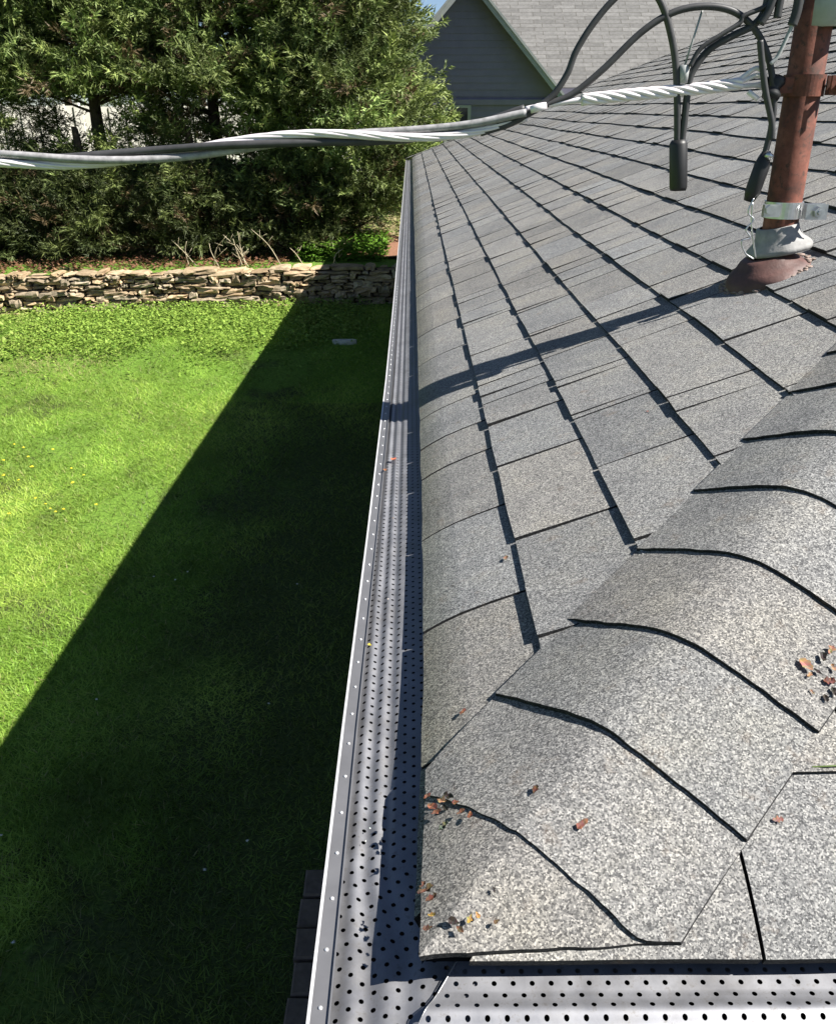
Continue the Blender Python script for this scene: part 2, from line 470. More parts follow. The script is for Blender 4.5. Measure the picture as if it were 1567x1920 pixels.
def hip_cap(s0, s1, h, first=False):
    mb = MB(); W = CAPW; NW = 44; ns = 6; V = []; VB = []
    jit = rnd.uniform(-.004, .004); sk = rnd.uniform(-.006, .006)
    for i in range(ns+1):
        t = i/ns
        for j in range(NW+1):
            w = -W+2*W*j/NW
            lo = max(s0+jit+sk*w/W, cap_smin(w)); hi = max(s1, lo)
            if lo > s0+jit+sk*w/W+.001: lo += .0022*mnoise.noise(Vector((w*45, s0*9, 3)))+.0012*mnoise.noise(Vector((w*160, s0*9, 3)))
            else: lo += .0016*mnoise.noise(Vector((w*60, s0*9, 3)))+.0018*mnoise.noise(Vector((w*9, s0*7, 8)))
            s = lo+(hi-lo)*t
            up = h*(1-(s-s0)/(s1-s0+.0001))+.003+.003*(1-t)*max(0, mnoise.noise(Vector((w*11, s0*5, 2)))) if not first else h*.8
            p = cap_pt(s, w, up); b = cap_pt(s, w, max(up-h-.001, -.004) if i == 0 else up-.004)
            for v in (p, b):
                q = min(v.x-E0, v.y-Y0)
                if q < .05: v.z -= .007*(1-max(q, 0)/.05)**2
            V.append(p); VB.append(b)
    q = NW+1; N = len(V); F = []
    for i in range(ns):
        for j in range(NW): F.append((i*q+j, i*q+j+1, (i+1)*q+j+1, (i+1)*q+j))
    g = rnd.uniform(.82, .95); w_ = rnd.uniform(-.02, .035)
    mb.add(V, F, (g*(1+w_), g, g*(1-w_))); F = []
    for i in range(ns):
        F.append((i*q, (i+1)*q, N+(i+1)*q, N+i*q)); F.append((i*q+NW, N+i*q+NW, N+(i+1)*q+NW, (i+1)*q+NW))
    for j in range(NW): F.append((j, N+j, N+j+1, j+1))
    mb.add(V+VB, F, (.13, .13, .14))
    return mb
edges = [-.02, .122, .252, .383, .518, .651, .782, .920, 1.045]
while edges[-1] < 8.4: edges.append(edges[-1]+.133+rnd.uniform(-.004, .004))
rest = MB()
for i, (a, b) in enumerate(zip(edges[:-1], edges[1:])):
    m_ = hip_cap(a, b+.012, rnd.uniform(.0040, .0054) if i else .006, i == 0)
    if i < 18: m_.build("hip_cap", M_SH, roof, smooth=False)
    else: rest.add(m_.v, m_.f, m_.t)
# far hip caps, seen edge-on along the skyline of the roof
s = 0.0
while s < 8.4:
    V = []
    for ss, up in ((s, .006), (s+.14, .002)):
        for w in (-.14, 0, .14):
            p = Vector((E0, Y0+LEN, -H))+Vector((1, -1, SL)).normalized()*ss
            V.append(p+Vector((.70*w, .70*w, -.26*abs(w)))+Vector((0, 0, up)))
    rest.add(V, [(0, 1, 4, 3), (1, 2, 5, 4)], (1, 1, 1)); s += .133
o = rest.build("hip_cap_run", M_SH, roof)

# walls, soffit, fascia
mb = MB()
x0, x1, y0_, y1_ = E0+.38, E0+LEN-.38, Y0+.38, Y0+LEN-.38
rows = 20; zb, ztp = -3.6, -.80
for r in range(rows):
    za = zb+(ztp-zb)*r/rows; zc_ = zb+(ztp-zb)*(r+1)/rows; d = .014
    mb.add([(x0-d, y0_-d, za), (x1+d, y0_-d, za), (x1+d, y1_+d, za), (x0-d, y1_+d, za),
            (x0, y0_, zc_), (x1, y0_, zc_), (x1, y1_, zc_), (x0, y1_, zc_)],
           [(0, 1, 5, 4), (1, 2, 6, 5), (2, 3, 7, 6), (3, 0, 4, 7), (0, 3, 2, 1)])
mb.build("wall", M_HWALL, house)
mb = MB(); a_, b_, c_, d_ = E0+.03, Y0+.03, E0+LEN-.03, Y0+LEN-.03
mb.box((a_, b_, -.805), (c_, d_, -.79)); mb.build("soffit", M_GUTW, house)
mb = MB()
mb.box((a_-.012, b_-.012, -.80), (a_, d_+.012, -.622)); mb.box((a_, b_-.012, -.80), (c_, b_, -.622))
mb.box((a_, d_, -.80), (c_, d_+.012, -.622)); mb.box((c_, b_-.012, -.80), (c_+.012, d_+.012, -.622))
mb.build("fascia", M_GUT, house)

# ------------------------------------------------------------------ gutters with perforated guards
def lipx(y): return float(np.interp(y, [.2, .45, .8, 1.3, 2.2, 3.2, 13], [-.0838, -.0826, -.0803, -.0745, -.0672, -.0650, -.0650]))
GZ = -.645
def gprof(t, w, rise=0.0):
    """height of the guard at fraction t from the roof side to the lip, w its width"""
    d = t*w
    z = (.010+rise)*(1-t)**1.3
    if d > .042: z += .0018*math.cos((d-.042)/(w-.042)*2*math.pi*2.5)-.0018
    return GZ+z
gut = None
def side_gutter():
    global gut
    ys = [Y0-.135]+list(np.arange(.40, 3.0, .1))+list(np.arange(3.0, Y0+LEN-.001, .5))+[Y0+LEN]
    mb = MB(); sec = []
    for y in ys:
        lx = lipx(y)
        sec.append([(E0+.018, y, GZ-.01), (E0+.018, y, GZ-.125), (lx+.03, y, GZ-.125), (lx+.012, y, GZ-.07), (lx, y, GZ-.03), (lx, y, GZ+.001), (lx+.0022, y, GZ+.001), (lx+.0024, y, GZ-.004)])
    n = len(sec[0]); V = [p for s_ in sec for p in s_]
    mb.add(V, [(i*n+j, (i+1)*n+j, (i+1)*n+j+1, i*n+j+1) for i in range(len(sec)-1) for j in range(n-1)])
    e_ = len(sec)-1
    mb.add(sec[0], [tuple(range(n))]); mb.add(sec[-1], [tuple(range(n))])
    g = mb.build("gutter", M_GUT, house); gut = g
    # bright folded edge of the lip
    mb = MB(); V = []
    for y in ys:
        lx = lipx(y); V += [(lx-.0006, y, GZ-.012), (lx-.0006, y, GZ+.0022), (lx+.0022, y, GZ+.0022)]
    mb.add(V, [(i*3+j, (i+1)*3+j, (i+1)*3+j+1, i*3+j+1) for i in range(len(ys)-1) for j in range(2)])
    mb.build("lip_edge", M_GUTW, g)
    # plain flat strip of the guard that is screwed to the lip
    mb = MB(); V = []
    for y in ys:
        lx = lipx(y); V += [(lx+.0023, y, GZ+.0010), (lx+.0155, y, GZ+.0016), (lx+.0165, y, GZ+.0042), (lx+.018, y, GZ+.0042)]
    mb.add(V, [(i*4+j, (i+1)*4+j, (i+1)*4+j+1, i*4+j+1) for i in range(len(ys)-1) for j in range(3)])
    mb.build("lip_strip", M_GUT, g)
    # near-black sheet: the trough's inner darkness is put into its colour
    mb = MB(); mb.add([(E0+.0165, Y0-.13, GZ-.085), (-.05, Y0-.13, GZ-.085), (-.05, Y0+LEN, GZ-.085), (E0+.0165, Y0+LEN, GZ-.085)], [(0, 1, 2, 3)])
    mb.build("dark_sheet", M_DARKIN, g)
    # guard panels
    joints = [Y0-.135, 4.08, 7.1, 10.1, Y0+LEN]
    for pi, (ya, yb) in enumerate(zip(joints[:-1], joints[1:])):
        mb = MB(); V = []; U = []; NT_ = 36
        yy = [ya]+[y for y in ys if ya+.02 < y < yb-.02]+[yb+.006]
        for y in yy:
            lx = lipx(y)+.0172; xin = E0+.016 if y > Y0+.03 else E0+.042
            w = xin-lx
            for k in range(NT_+1):
                t = k/NT_
                V.append((xin-w*t, y, gprof(t, w, float(np.interp(y, [.7, 1.0, 2.0, 4.0], [0, .006, .012, .015])))+(.0014 if y > yb else 0)+.001*mnoise.noise(Vector((y*3, t, 4)))))
                U.append((y, w*t+.0005))
        q = NT_+1
        mb.add(V, [(i*q+j, i*q+j+1, (i+1)*q+j+1, (i+1)*q+j) for i in range(len(yy)-1) for j in range(NT_)], None, U)
        mb.build("gutter_guard", M_GUARD, g, smooth=True)
    # rivets
    sc = MB(); sc.lathe([(.0018, 0), (.0018, .0006), (.0010, .0012), (.0001, .0013)], (0, 0, 0), n=10)
    first = None
    for i in range(60):
        y = .461-.0525+.0525*i
        if first is None:
            first = sc.build("rivet", M_SCREW, g, smooth=True)
            base = first.location.copy(); o = first
        else:
            o = first.copy(); COL.objects.link(o); o.parent = g
        o.location = base+Vector((lipx(y)+.0092, y, GZ+.0014))
side_gutter()
def front_gutter():
    g = None
    y1 = Y0-.088
    mb = MB(); xs = [-.0826, E0+LEN]
    prof = [(Y0+.018, GZ-.01), (Y0+.018, GZ-.125), (y1+.03, GZ-.125), (y1+.012, GZ-.07), (y1, GZ-.03), (y1, GZ+.002), (y1+.016, GZ+.002)]
    n = len(prof)
    xs = [-.0800, E0+LEN]
    V = [(x, p[0], p[1]) for x in xs for p in prof]
    mb.add(V, [(j, j+1, n+j+1, n+j) for j in range(2, n-1)])
    mb.add([(x, p[0], p[1]) for x in (E0+.05, E0+LEN) for p in prof], [(j, j+1, n+j+1, n+j) for j in range(0, 2)])
    g = mb.build("gutter", M_GUT, house)
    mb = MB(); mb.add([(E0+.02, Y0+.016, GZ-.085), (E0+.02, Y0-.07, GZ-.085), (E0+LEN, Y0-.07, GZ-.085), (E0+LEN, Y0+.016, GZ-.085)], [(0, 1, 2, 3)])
    mb.build("dark_sheet", M_DARKIN, g)  # sheet painted dark, as in the side trough
    # guard: cut on a slant where it meets the side guard, 2 mm above it
    mb = MB(); V = []; U = []; NT_ = 40; yin = Y0+.016; w = yin-(y1+.014)
    xsl = list(np.arange(0, 2.0, .1))+list(np.arange(2.0, LEN, 1.0))
    for t_i in range(NT_+1):
        t = t_i/NT_; y = yin-w*t
        z = .0045
        if t > .36: z += .0022*math.cos((t-.36)/.64*2*math.pi*2.2+math.pi)+.0022+.0010
        elif t > .33: z += .0010*(t-.33)/.03
        seam = .050-.62*(Y0+.036-y)
        for i, x in enumerate(xsl):
            X = seam if i == 0 else max(seam+.001, .03+x)
            V.append((X, y, GZ+.011*(1-t)+z))
            U.append((X+.004, w*t+.003))
    q = len(xsl); seam_pts = [Vector(V[i*q])+Vector((-.0004, 0, .0006)) for i in range(NT_+1)]
    mb.add(V, [(i*q+j, (i+1)*q+j, (i+1)*q+j+1, i*q+j+1) for i in range(NT_) for j in range(q-1)], None, U)
    mb.build("gutter_guard", M_GUARD, g, smooth=True)
    mb = MB(); mb.tube(seam_pts, .00045, 5); mb.build("cut_edge", M_GUT, g)
front_gutter()

# ------------------------------------------------------------------ service mast
MX, MY = .722, 1.785
def roof_z(X, Y): return -H+SL*(X-E0)
def ring(mb, c, r0, r1, h, axis=(0, 0, 1), n=36):
    mb.lathe([(r0, -h/2), (r1, -h/2), (r1, h/2), (r0, h/2), (r0, -h/2)], c, axis, n)
def service_mast():
    root = empty("service_mast", (MX, MY, roof_z(MX, MY)))
    tag(root, "rusty red electrical service mast rising through the roof shingles on a sealed flange", "service mast")
    mb = MB(); mb.lathe([(.0325, -.34), (.0325, .29), (.030, .292), (.0001, .292)], (MX, MY, 0), n=40)
    mb.build("pipe", M_RUST, root, smooth=True)
    # weatherhead over the top of the frame
    mb = MB(); mb.lathe([(.030, .128), (.043, .130), (.0435, .165), (.043, .22), (.050, .262), (.058, .31), (.055, .36), (.03, .39), (.0001, .395)], (MX+.024, MY-.012, 0), n=36)
    mb.build("weatherhead", M_GREYC, root, smooth=True)
    # upper clamp band with lugs and bolt
    zc = at(1500, 160, MY-.033).z
    mb = MB(); ring(mb, (MX, MY, zc), .0330, .0372, .036, (0, .0, 1))
    mb.box((MX+.030, MY-.050, zc-.016), (MX+.056, MY-.044, zc+.016)); mb.box((MX+.030, MY-.032, zc-.016), (MX+.056, MY-.026, zc+.016))
    mb.box((MX-.060, MY-.024, zc-.013), (MX-.028, MY-.014, zc+.013))
    b = mb.build("clamp_band", M_RUST, root, smooth=False)
    mb = MB()
    mb.tube([(MX+.046, MY-.066, zc+.001), (MX+.046, MY-.010, zc+.001)], .0062, 8)
    mb.lathe([(.0001, 0), (.013, 0), (.013, .008), (.0001, .008)], (MX+.046, MY-.058, zc+.001), (0, -1, 0), 6)
    mb.lathe([(.0001, 0), (.013, 0), (.013, .008), (.0001, .008)], (MX+.046, MY-.026, zc+.001), (0, 1, 0), 6)
    mb.build("bolt", M_RUST, b)
    mb = MB()
    mb.lathe([(.0001, -.020), (.015, -.019), (.017, -.010), (.011, 0), (.017, .010), (.015, .019), (.0001, .020)], (MX-.062, MY-.020, zc-.004), (.3, .2, 1), 20)
    mb.build("insulator", M_BLACK2, root, smooth=True)
    # lower steel clamp
    zl = at(1465, 396, MY-.033).z
    mb = MB(); ring(mb, (MX, MY, zl), .0330, .0360, .030)
    mb.box((MX+.026, MY-.048, zl-.014), (MX+.066, MY-.0445, zl+.014)); mb.box((MX+.026, MY-.032, zl-.014), (MX+.066, MY-.0285, zl+.014))
    mb.box((MX-.052, MY-.042, zl-.010), (MX-.022, MY-.030, zl+.012))
    b = mb.build("ground_clamp", M_STEEL, root)
    mb = MB()
    mb.tube([(MX+.048, MY-.062, zl), (MX+.048, MY-.018, zl)], .005, 8)
    mb.lathe([(.0001, 0), (.0105, 0), (.0105, .008), (.0001, .008)], (MX+.048, MY-.0575, zl), (0, 1, 0), 6)
    mb.build("bolt", M_STEEL, b)
    mb = MB(); mb.lathe([(.0001, 0), (.009, 0), (.009, .006), (.0001, .006)], (MX-.042, MY-.047, zl+.004), (0, 1, 0), 6)
    mb.build("bolt", M_STEEL, b)
    # storm collar
    ax = Vector((-.24, .03, 1)).normalized()
    zc2 = at(1465, 455, MY).z
    mb = MB(); mb.lathe([(.0335, .036), (.039, .035), (.042, .020), (.047, .009), (.060, -.003), (.062, -.007), (.061, -.013), (.036, -.016)], (MX+.004, MY, zc2-.002), ax, 40,
                        wob=lambda a, i: .015*math.sin(3*a+1)+.01*math.sin(7*a))
    mb.build("storm_collar", M_LEAD, root, smooth=True)
    # flange boot, on the slope
    c0 = Vector((MX-.012, MY-.01, roof_z(MX-.012, MY)+.002))
    mb = MB(); mb.lathe([(.088, -.008), (.086, .005), (.080, .014), (.070, .021), (.058, .029), (.050, .037), (.044, .041), (.030, .042)], c0, (-.30, 0, 1), 44,
                        wob=lambda a, i: .05*math.sin(2*a+.5)+.03*math.sin(5*a+i))
    fl = mb.build("flange", M_FLANGE, root, smooth=True)
    mb = MB(); rr = random.Random(3)
    for i in range(170):
        a = rr.uniform(-1.9, .55) if i < 32 else rr.uniform(2.2, 4.4)
        d = rr.uniform(.070, .093); p = c0+Vector((math.cos(a)*d*.95, math.sin(a)*d, 0)); p.z = roof_z(p.x, p.y)+.001+(.095-d)*.5
        s_ = rr.uniform(.002, .0065)
        V = []; F = []
        for i_ in range(5):
            th = math.pi*i_/4
            for j_ in range(7):
                ph = 2*math.pi*j_/7; q = s_*(1+.35*rr.uniform(-1, 1))
                V.append((p.x+q*math.sin(th)*math.cos(ph)*1.3, p.y+q*math.sin(th)*math.sin(ph)*1.1, p.z+q*.5*math.cos(th)))
        for i_ in range(4):
            for j_ in range(7): F.append((i_*7+j_, i_*7+(j_+1) % 7, (i_+1)*7+(j_+1) % 7, (i_+1)*7+j_))
        mb.add(V, F)
    mb.build("sealant", M_SEAL, fl, smooth=True)
    # flexible bonding wire hanging by the collar
    mb = MB(); yw = MY-.05
    mb.tube(spline([at(1412, 372, yw), at(1402, 398, yw), at(1412, 412, yw), at(1398, 430, yw), at(1406, 446, yw), at(1390, 452, yw), at(1396, 474, yw), at(1412, 486, yw)], 8), .0017, 6)
    mb.tube(spline([at(1410, 380, yw), at(1408, 420, yw), at(1412, 455, yw), at(1416, 484, yw)], 8), .0015, 6)
    mb.build("bonding_wire", M_STEEL, root, smooth=True)
service_mast()

# ------------------------------------------------------------------ service cables
YC = 1.76
def I(px, py, dy=0.0): return at(px, py, YC+dy)
def strand(center, r, phase, pitch):
    out = []; s_ = 0
    for i, p in enumerate(center):
        if i: s_ += (center[i]-center[i-1]).length
        T = (center[min(i+1, len(center)-1)]-center[max(i-1, 0)]).normalized()
        n_ = (Vector((0, 0, 1))-T*T.z).normalized(); b_ = T.cross(n_)
        a = phase+2*math.pi*s_/pitch
        out.append(p+(n_*math.cos(a)+b_*math.sin(a))*r)
    return out
drop_c = spline([Vector((-9, .9, 3.2)), Vector((-5, 1.25, .95)), Vector((-2.4, 1.55, .0)), I(-200, 290, -.04), I(0, 298, -.03), I(150, 300, -.02), I(300, 290), I(450, 272), I(600, 258), I(765, 254), I(880, 240), I(985, 211)], 16)
def cables():
    root = empty("service_drop_cable", drop_c[-1])
    tag(root, "twisted service drop of black cables and bare aluminium wire crossing above the lawn", "cable")
    for ph, mt, nm, rd in ((2.2, M_BLACK, "insulated_cable", .0070), (4.4, M_AGED, "insulated_cable", .0068), (.2, M_ALU, "neutral_wire", .0072)):
        mb = MB(); cc = strand(drop_c, .0088, ph, .80)
        if mt is M_ALU:
            for k in range(6): mb.tube(strand(cc, rd*.62, k*math.pi/3, .34), rd*.46, 6)
        else: mb.tube(cc, rd, 10)
        mb.build(nm, mt, root, smooth=True)
    # the two black legs that leave the bundle and loop up, over and down
    mb = MB(); mb.tube(spline([I(930, 231), I(985, 212), I(1030, 185), I(1062, 140), I(1080, 95), I(1115, 40), I(1160, -10), I(1230, -60), I(1330, -120), I(1440, -110)], 10), .0058, 10)
    mb.build("insulated_cable", M_BLACK, root, smooth=True)
    mb = MB(); mb.tube(spline([I(900, 250), I(960, 230), I(1015, 200), I(1070, 178), I(1130, 130), I(1200, 62), I(1260, 24), I(1320, 12), I(1375, 22), I(1415, 56), I(1440, 110), I(1450, 180), I(1445, 240), I(1432, 292, .0)], 10), .0060, 10)
    mb.build("insulated_cable", M_BLACK, root, smooth=True)
    mb = MB(); mb.tube([I(1438, 282), I(1432, 296), I(1428, 310), I(1410, 360), I(1402, 378)], [.007, .011, .0145, .0145, .009], 14); mb.build("splice_sleeve", M_BLACK2, root, smooth=True)
    mb = MB(); mb.tube([I(1436, 288, -.012), I(1446, 296, -.012)], .006, 8); mb.build("metal_band", M_STEEL, root, smooth=True)
    # bare neutral between bundle and grip
    mb = MB(); mb.tube(spline([I(985, 205), I(1030, 196), I(1100, 186), I(1250, 172), I(1390, 158)], 10), .0052, 10); mb.build("neutral_wire", M_ALU, root, smooth=True)
    mb = MB(); mb.tube([I(994, 206, -.012), I(1008, 202, -.012), I(1024, 198, -.012)], [.006, .0075, .006], 12); mb.build("wire_connector", M_ALU, root, smooth=True)
    # preformed grip
    g = empty("dead_end_grip", I(1250, 172))
    tag(g, "white twisted wire grip tying the cable to the rusty mast clamp", "cable grip")
    cen = spline([I(1090, 187), I(1170, 179), I(1250, 172), I(1330, 164), I(1390, 156)], 14)
    for ph in (0, 1.05, 2.1, 3.14, 4.19, 5.24):
        mb = MB(); mb.tube(strand(cen, .0072, ph, .155), .0038, 7); mb.build("wire_strand", M_WHITE if ph < 4 else M_ALU, g, smooth=True)
    for k, dz in ((0, 0), (1, 9)):
        mb = MB(); mb.tube(spline([I(1375, 158), I(1398, 140+dz), I(1418, 128+dz*1.5), I(1432, 138+dz), I(1430, 154+dz, .02), I(1412, 160, .01), I(1385, 162)], 8), .0042, 8)
        mb.build("loop", M_WHITE, g, smooth=True)
    mb = MB(); mb.tube([I(1402, 172, -.01), I(1420, 186, -.012)], .0045, 8); mb.build("wire_end", M_WHITE, g, smooth=True)
    # pigtails with the black splice boot hanging in front of the roof
    b = empty("splice_boot_cable", I(1270, 355))
    tag(b, "pair of black cables hanging down into a black cylindrical splice boot", "cable")
    mb = MB(); mb.tube(spline([I(1180, -70), I(1215, -30), I(1240, 8), I(1256, 60), I(1266, 120), I(1269, 200), I(1269, 280)], 10), .0064, 10); mb.build("insulated_cable", M_BLACK, b, smooth=True)
    mb = MB(); mb.tube(spline([I(1275, 282), I(1282, 230), I(1290, 160), I(1300, 130), I(1330, 92), I(1375, 66), I(1410, 48), I(1432, 20), I(1445, -40)], 10), .0064, 10); mb.build("insulated_cable", M_BLACK, b, smooth=True)
    mb = MB(); mb.tube(spline([I(1293, 124, -.01), I(1312, 92, -.01), I(1350, 66, -.01), I(1385, 44, -.01), I(1394, 30, -.01), I(1430, 14, -.01), I(1460, -6, -.01)], 10), .0042, 8); mb.build("insulated_cable", M_BLACK, b, smooth=True)
    mb = MB(); mb.tube([I(1271, 262), I(1271, 270), I(1271, 350), I(1270.5, 357)], [.0125, .0165, .0165, .015], 16); mb.build("splice_boot", M_BLACK2, b, smooth=True)
    mb = MB(); mb.tube([I(1283, 122, -.002), I(1280, 156, -.002)], [.0095, .0075], 12); mb.build("tape_wrap", M_GREYC, b, smooth=True)
    mb = MB(); mb.tube([I(1318, 12, .01), I(1300, 70, .005), I(1282, 126)], .0019, 6); mb.build("guy_wire", M_GREYC, b, smooth=True)
    # conductors and grey drip wire that run down out of the weatherhead
    c = empty("weatherhead_conductors", I(1450, 40))
    tag(c, "black conductors and a thin grey wire running down beside the mast top", "cable")
    for pts, rd, mt in (([(1472, -60), (1452, -10), (1440, 20), (1425, 45)], .0068, M_BLACK), ([(1490, -60), (1468, -20), (1461, 5), (1456, 34)], .0068, M_BLACK),
                        ([(1510, -70), (1500, -20), (1493, 20), (1484, 48)], .0082, M_BLACK), ([(1505, -60), (1503, 0), (1490, 34), (1478, 62), (1458, 104), (1444, 120)], .0034, M_GREYC),
                        ([(1424, 76), (1427, 110), (1434, 170), (1446, 230), (1446, 262)], .0056, M_BLACK)):
        mb = MB(); mb.tube(spline([I(x, y, -.015) for x, y in pts], 8), rd, 10); mb.build("conductor", mt, c, smooth=True)
cables()

# ------------------------------------------------------------------ dry-stone retaining wall
def wy(x): return 12.02+wall_off(x)
def stone_wall():
    mb = MB(); rr = random.Random(5)
    z0 = -2.50; top = -1.935; nrow = 11
    hs = [rr.uniform(.045, .085) for _ in range(nrow)]; sc = (top-z0)/sum(hs); z = z0
    for r, h in enumerate(hs):
        h *= sc; x = -9.0+rr.uniform(0, .2)
        while x < .6:
            w = rr.choice([.10, .14, .18, .22, .28, .38])*rr.uniform(.8, 1.25); hh = h*rr.uniform(.85, 1.2)
            if rr.random() < .16: hh = h*rr.uniform(1.4, 1.9)
            wav = .016*mnoise.noise(Vector((x*1.3, r*.6, 3)))
            if r == nrow-1: hh = h*rr.uniform(.35, 1.3)
            back = .055*r/nrow+rr.uniform(-.045, .05)
            g = rr.uniform(.6, 1.35); wm = rr.uniform(-.03, .12); tint = (g*(1+wm), g, g*(1-wm*1.3))
            tilt = rr.uniform(-.09, .09); yaw = rr.uniform(-.15, .22)
            yf = wy(x+w/2)+back; V = []; nx, ny, nz = 4, 2, 2; idx = {}; F = []; cut = rr.uniform(-.5, .5)
            def P(i, j, k_):
                key = (i, j, k_)
                if key not in idx:
                    fx, fy, fz = i/nx, j/ny, k_/nz; rd = .012
                    px = x+.003+(w-.006)*fx+cut*.05*(fz-.5)*(1 if fx in (0, 1) else 0); py = yf+.26*fy; pz = z+wav+hh*fz
                    edge = (fx in (0, 1))+(fy == 0)+(fz in (0, 1))
                    if edge >= 2:
                        px += rd*(1 if fx == 0 else -1 if fx == 1 else 0)*.7; py += rd*(fy == 0)*.8; pz += rd*(1 if fz == 0 else -1 if fz == 1 else 0)*.5
                    px += rr.uniform(-.011, .011); py += rr.uniform(-.020, .020); pz += rr.uniform(-.008, .008)+tilt*(fx-.5)*w
                    py += yaw*(fx-.5)*w-.05*(.5-fz)*hh
                    idx[key] = len(V); V.append((px, py, pz))
                return idx[key]
            for i in range(nx):
                for k_ in range(nz): F.append((P(i, 0, k_), P(i+1, 0, k_), P(i+1, 0, k_+1), P(i, 0, k_+1)))
                for j in range(ny):
                    F.append((P(i, j, nz), P(i+1, j, nz), P(i+1, j+1, nz), P(i, j+1, nz))); F.append((P(i, j, 0), P(i, j+1, 0), P(i+1, j+1, 0), P(i+1, j, 0)))
            for j in range(ny):
                for k_ in range(nz):
                    F.append((P(0, j, k_), P(0, j, k_+1), P(0, j+1, k_+1), P(0, j+1, k_))); F.append((P(nx, j, k_), P(nx, j+1, k_), P(nx, j+1, k_+1), P(nx, j, k_+1)))
            mb.add(V, F, tint); x += w+rr.uniform(-.008, .012)
        z += h
    o = mb.build("retaining_wall", M_STONE); tag(o, "low dry-stacked tan stone retaining wall between lawn and hedge", "stone wall")
    core = MB()
    core.add([(-9, wy(-9)+.12, -2.6), (.6, wy(.6)+.12, -2.6), (.6, wy(.6)+.14, -1.97), (-9, wy(-9)+.14, -1.97)], [(0, 1, 2, 3)])
    core.build("soil_backing", mat_plain("dark_soil", (.05, .035, .025), .95, 0, 30, .4), o)
stone_wall()

# ------------------------------------------------------------------ grass, weeds, flowers
def grass_blades():
    N = 430000
    # density higher near the camera
    y = 1.6+(11.9-1.6)*rng.random(N)**1.25
    x = -.12-(np.minimum(1.3+.62*y, 9))*rng.random(N)
    keep = y < 12.02+.13*np.maximum(x, -9)
    # thin bare patches
    pn = np.array([mnoise.noise(Vector((a*1.1, b*1.1, 9))) for a, b in zip(x[::1], y[::1])])
    bare = np.clip((pn-.18)*3, 0, .85)
    q = np.array([mnoise.noise(Vector((a*1.7, b*1.3, 31))) for a, b in zip(x, y)])
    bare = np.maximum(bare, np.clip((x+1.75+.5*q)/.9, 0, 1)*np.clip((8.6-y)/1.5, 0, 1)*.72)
    keep &= rng.random(N) > bare
    x, y, pn, bare = x[keep], y[keep], pn[keep], bare[keep]; n = len(x)
    z = np.array([gz(a, b) for a, b in zip(x, y)])-.004
    ang = rng.random(n)*2*np.pi; hgt = (.018+.030*rng.random(n))*(1+.5*np.clip(pn, -1, 1)); lean = (.025+.04*rng.random(n))
    wd = .0022+.0020*rng.random(n); la = rng.random(n)*2*np.pi
    b0 = np.stack([x-np.cos(ang)*wd, y-np.sin(ang)*wd, z], 1); b1 = np.stack([x+np.cos(ang)*wd, y+np.sin(ang)*wd, z], 1)
    tp = np.stack([x+np.cos(la)*lean, y+np.sin(la)*lean, z+hgt], 1)
    V = np.stack([b0, b1, tp], 1).reshape(-1, 3); F = np.arange(n*3).reshape(-1, 3)
    m1 = np.array([mnoise.noise(Vector((a*.8, b*.8, 2))) for a, b in zip(x, y)])*.5+.5
    m = np.clip(m1+.35*(rng.random(n)-.5), 0, 1)[:, None]
    m2 = np.clip(.5+.9*np.array([mnoise.noise(Vector((a*2.3, b*1.6, 12))) for a, b in zip(x, y)]), 0, 1)[:, None]
    c = np.array([.155, .315, .034])*(1-m)+np.array([.40, .53, .092])*m
    c = c*(.58+.72*m2)*np.where(m2 > .62, np.array([1.06, 1.0, 1.1]), 1.0)
    straw = rng.random(n) < .04+.75*np.clip(1-np.hypot((x+3.9)/1.1, (y-9.35)/.55), 0, 1); c[straw] = np.array([.40, .37, .16])
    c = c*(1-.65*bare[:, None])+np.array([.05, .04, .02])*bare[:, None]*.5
    c *= (.75+.5*rng.random(n))[:, None]
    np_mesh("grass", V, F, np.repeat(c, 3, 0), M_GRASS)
    tag(bpy.data.objects["grass"], kind="stuff")
grass_blades()

def leaf_cluster(n, xf, yf, hmax, size, c0, c1, rg):
    """broad pointed leaves as two folded triangles each"""
    x = xf(n); y = yf(n, x)
    z0 = np.array([gz(a, b) for a, b in zip(x, y)])
    z = z0+hmax*rg.random(n)**1.3
    a = rg.random(n)*2*np.pi; el = rg.uniform(-.5, .7, n); L = size*(.6+.8*rg.random(n)); W = L*.30
    d = np.stack([np.cos(a)*np.cos(el), np.sin(a)*np.cos(el), np.sin(el)], 1); sd = np.stack([-np.sin(a), np.cos(a), np.zeros(n)], 1)
    up = np.cross(d, sd)*-1
    p = np.stack([x, y, z], 1)
    v0 = p; v1 = p+d*L[:, None]*.45+sd*W[:, None]+up*L[:, None]*.08; v2 = p+d*L[:, None]; v3 = p+d*L[:, None]*.45-sd*W[:, None]+up*L[:, None]*.08
    V = np.stack([v0, v1, v2, v3], 1).reshape(-1, 3); i = np.arange(n)*4
    F = np.concatenate([np.stack([i, i+1, i+2], 1), np.stack([i, i+2, i+3], 1)])
    m = rg.random(n)[:, None]; c = np.array(c0)*(1-m)+np.array(c1)*m
    return V, F, np.repeat(c, 4, 0)
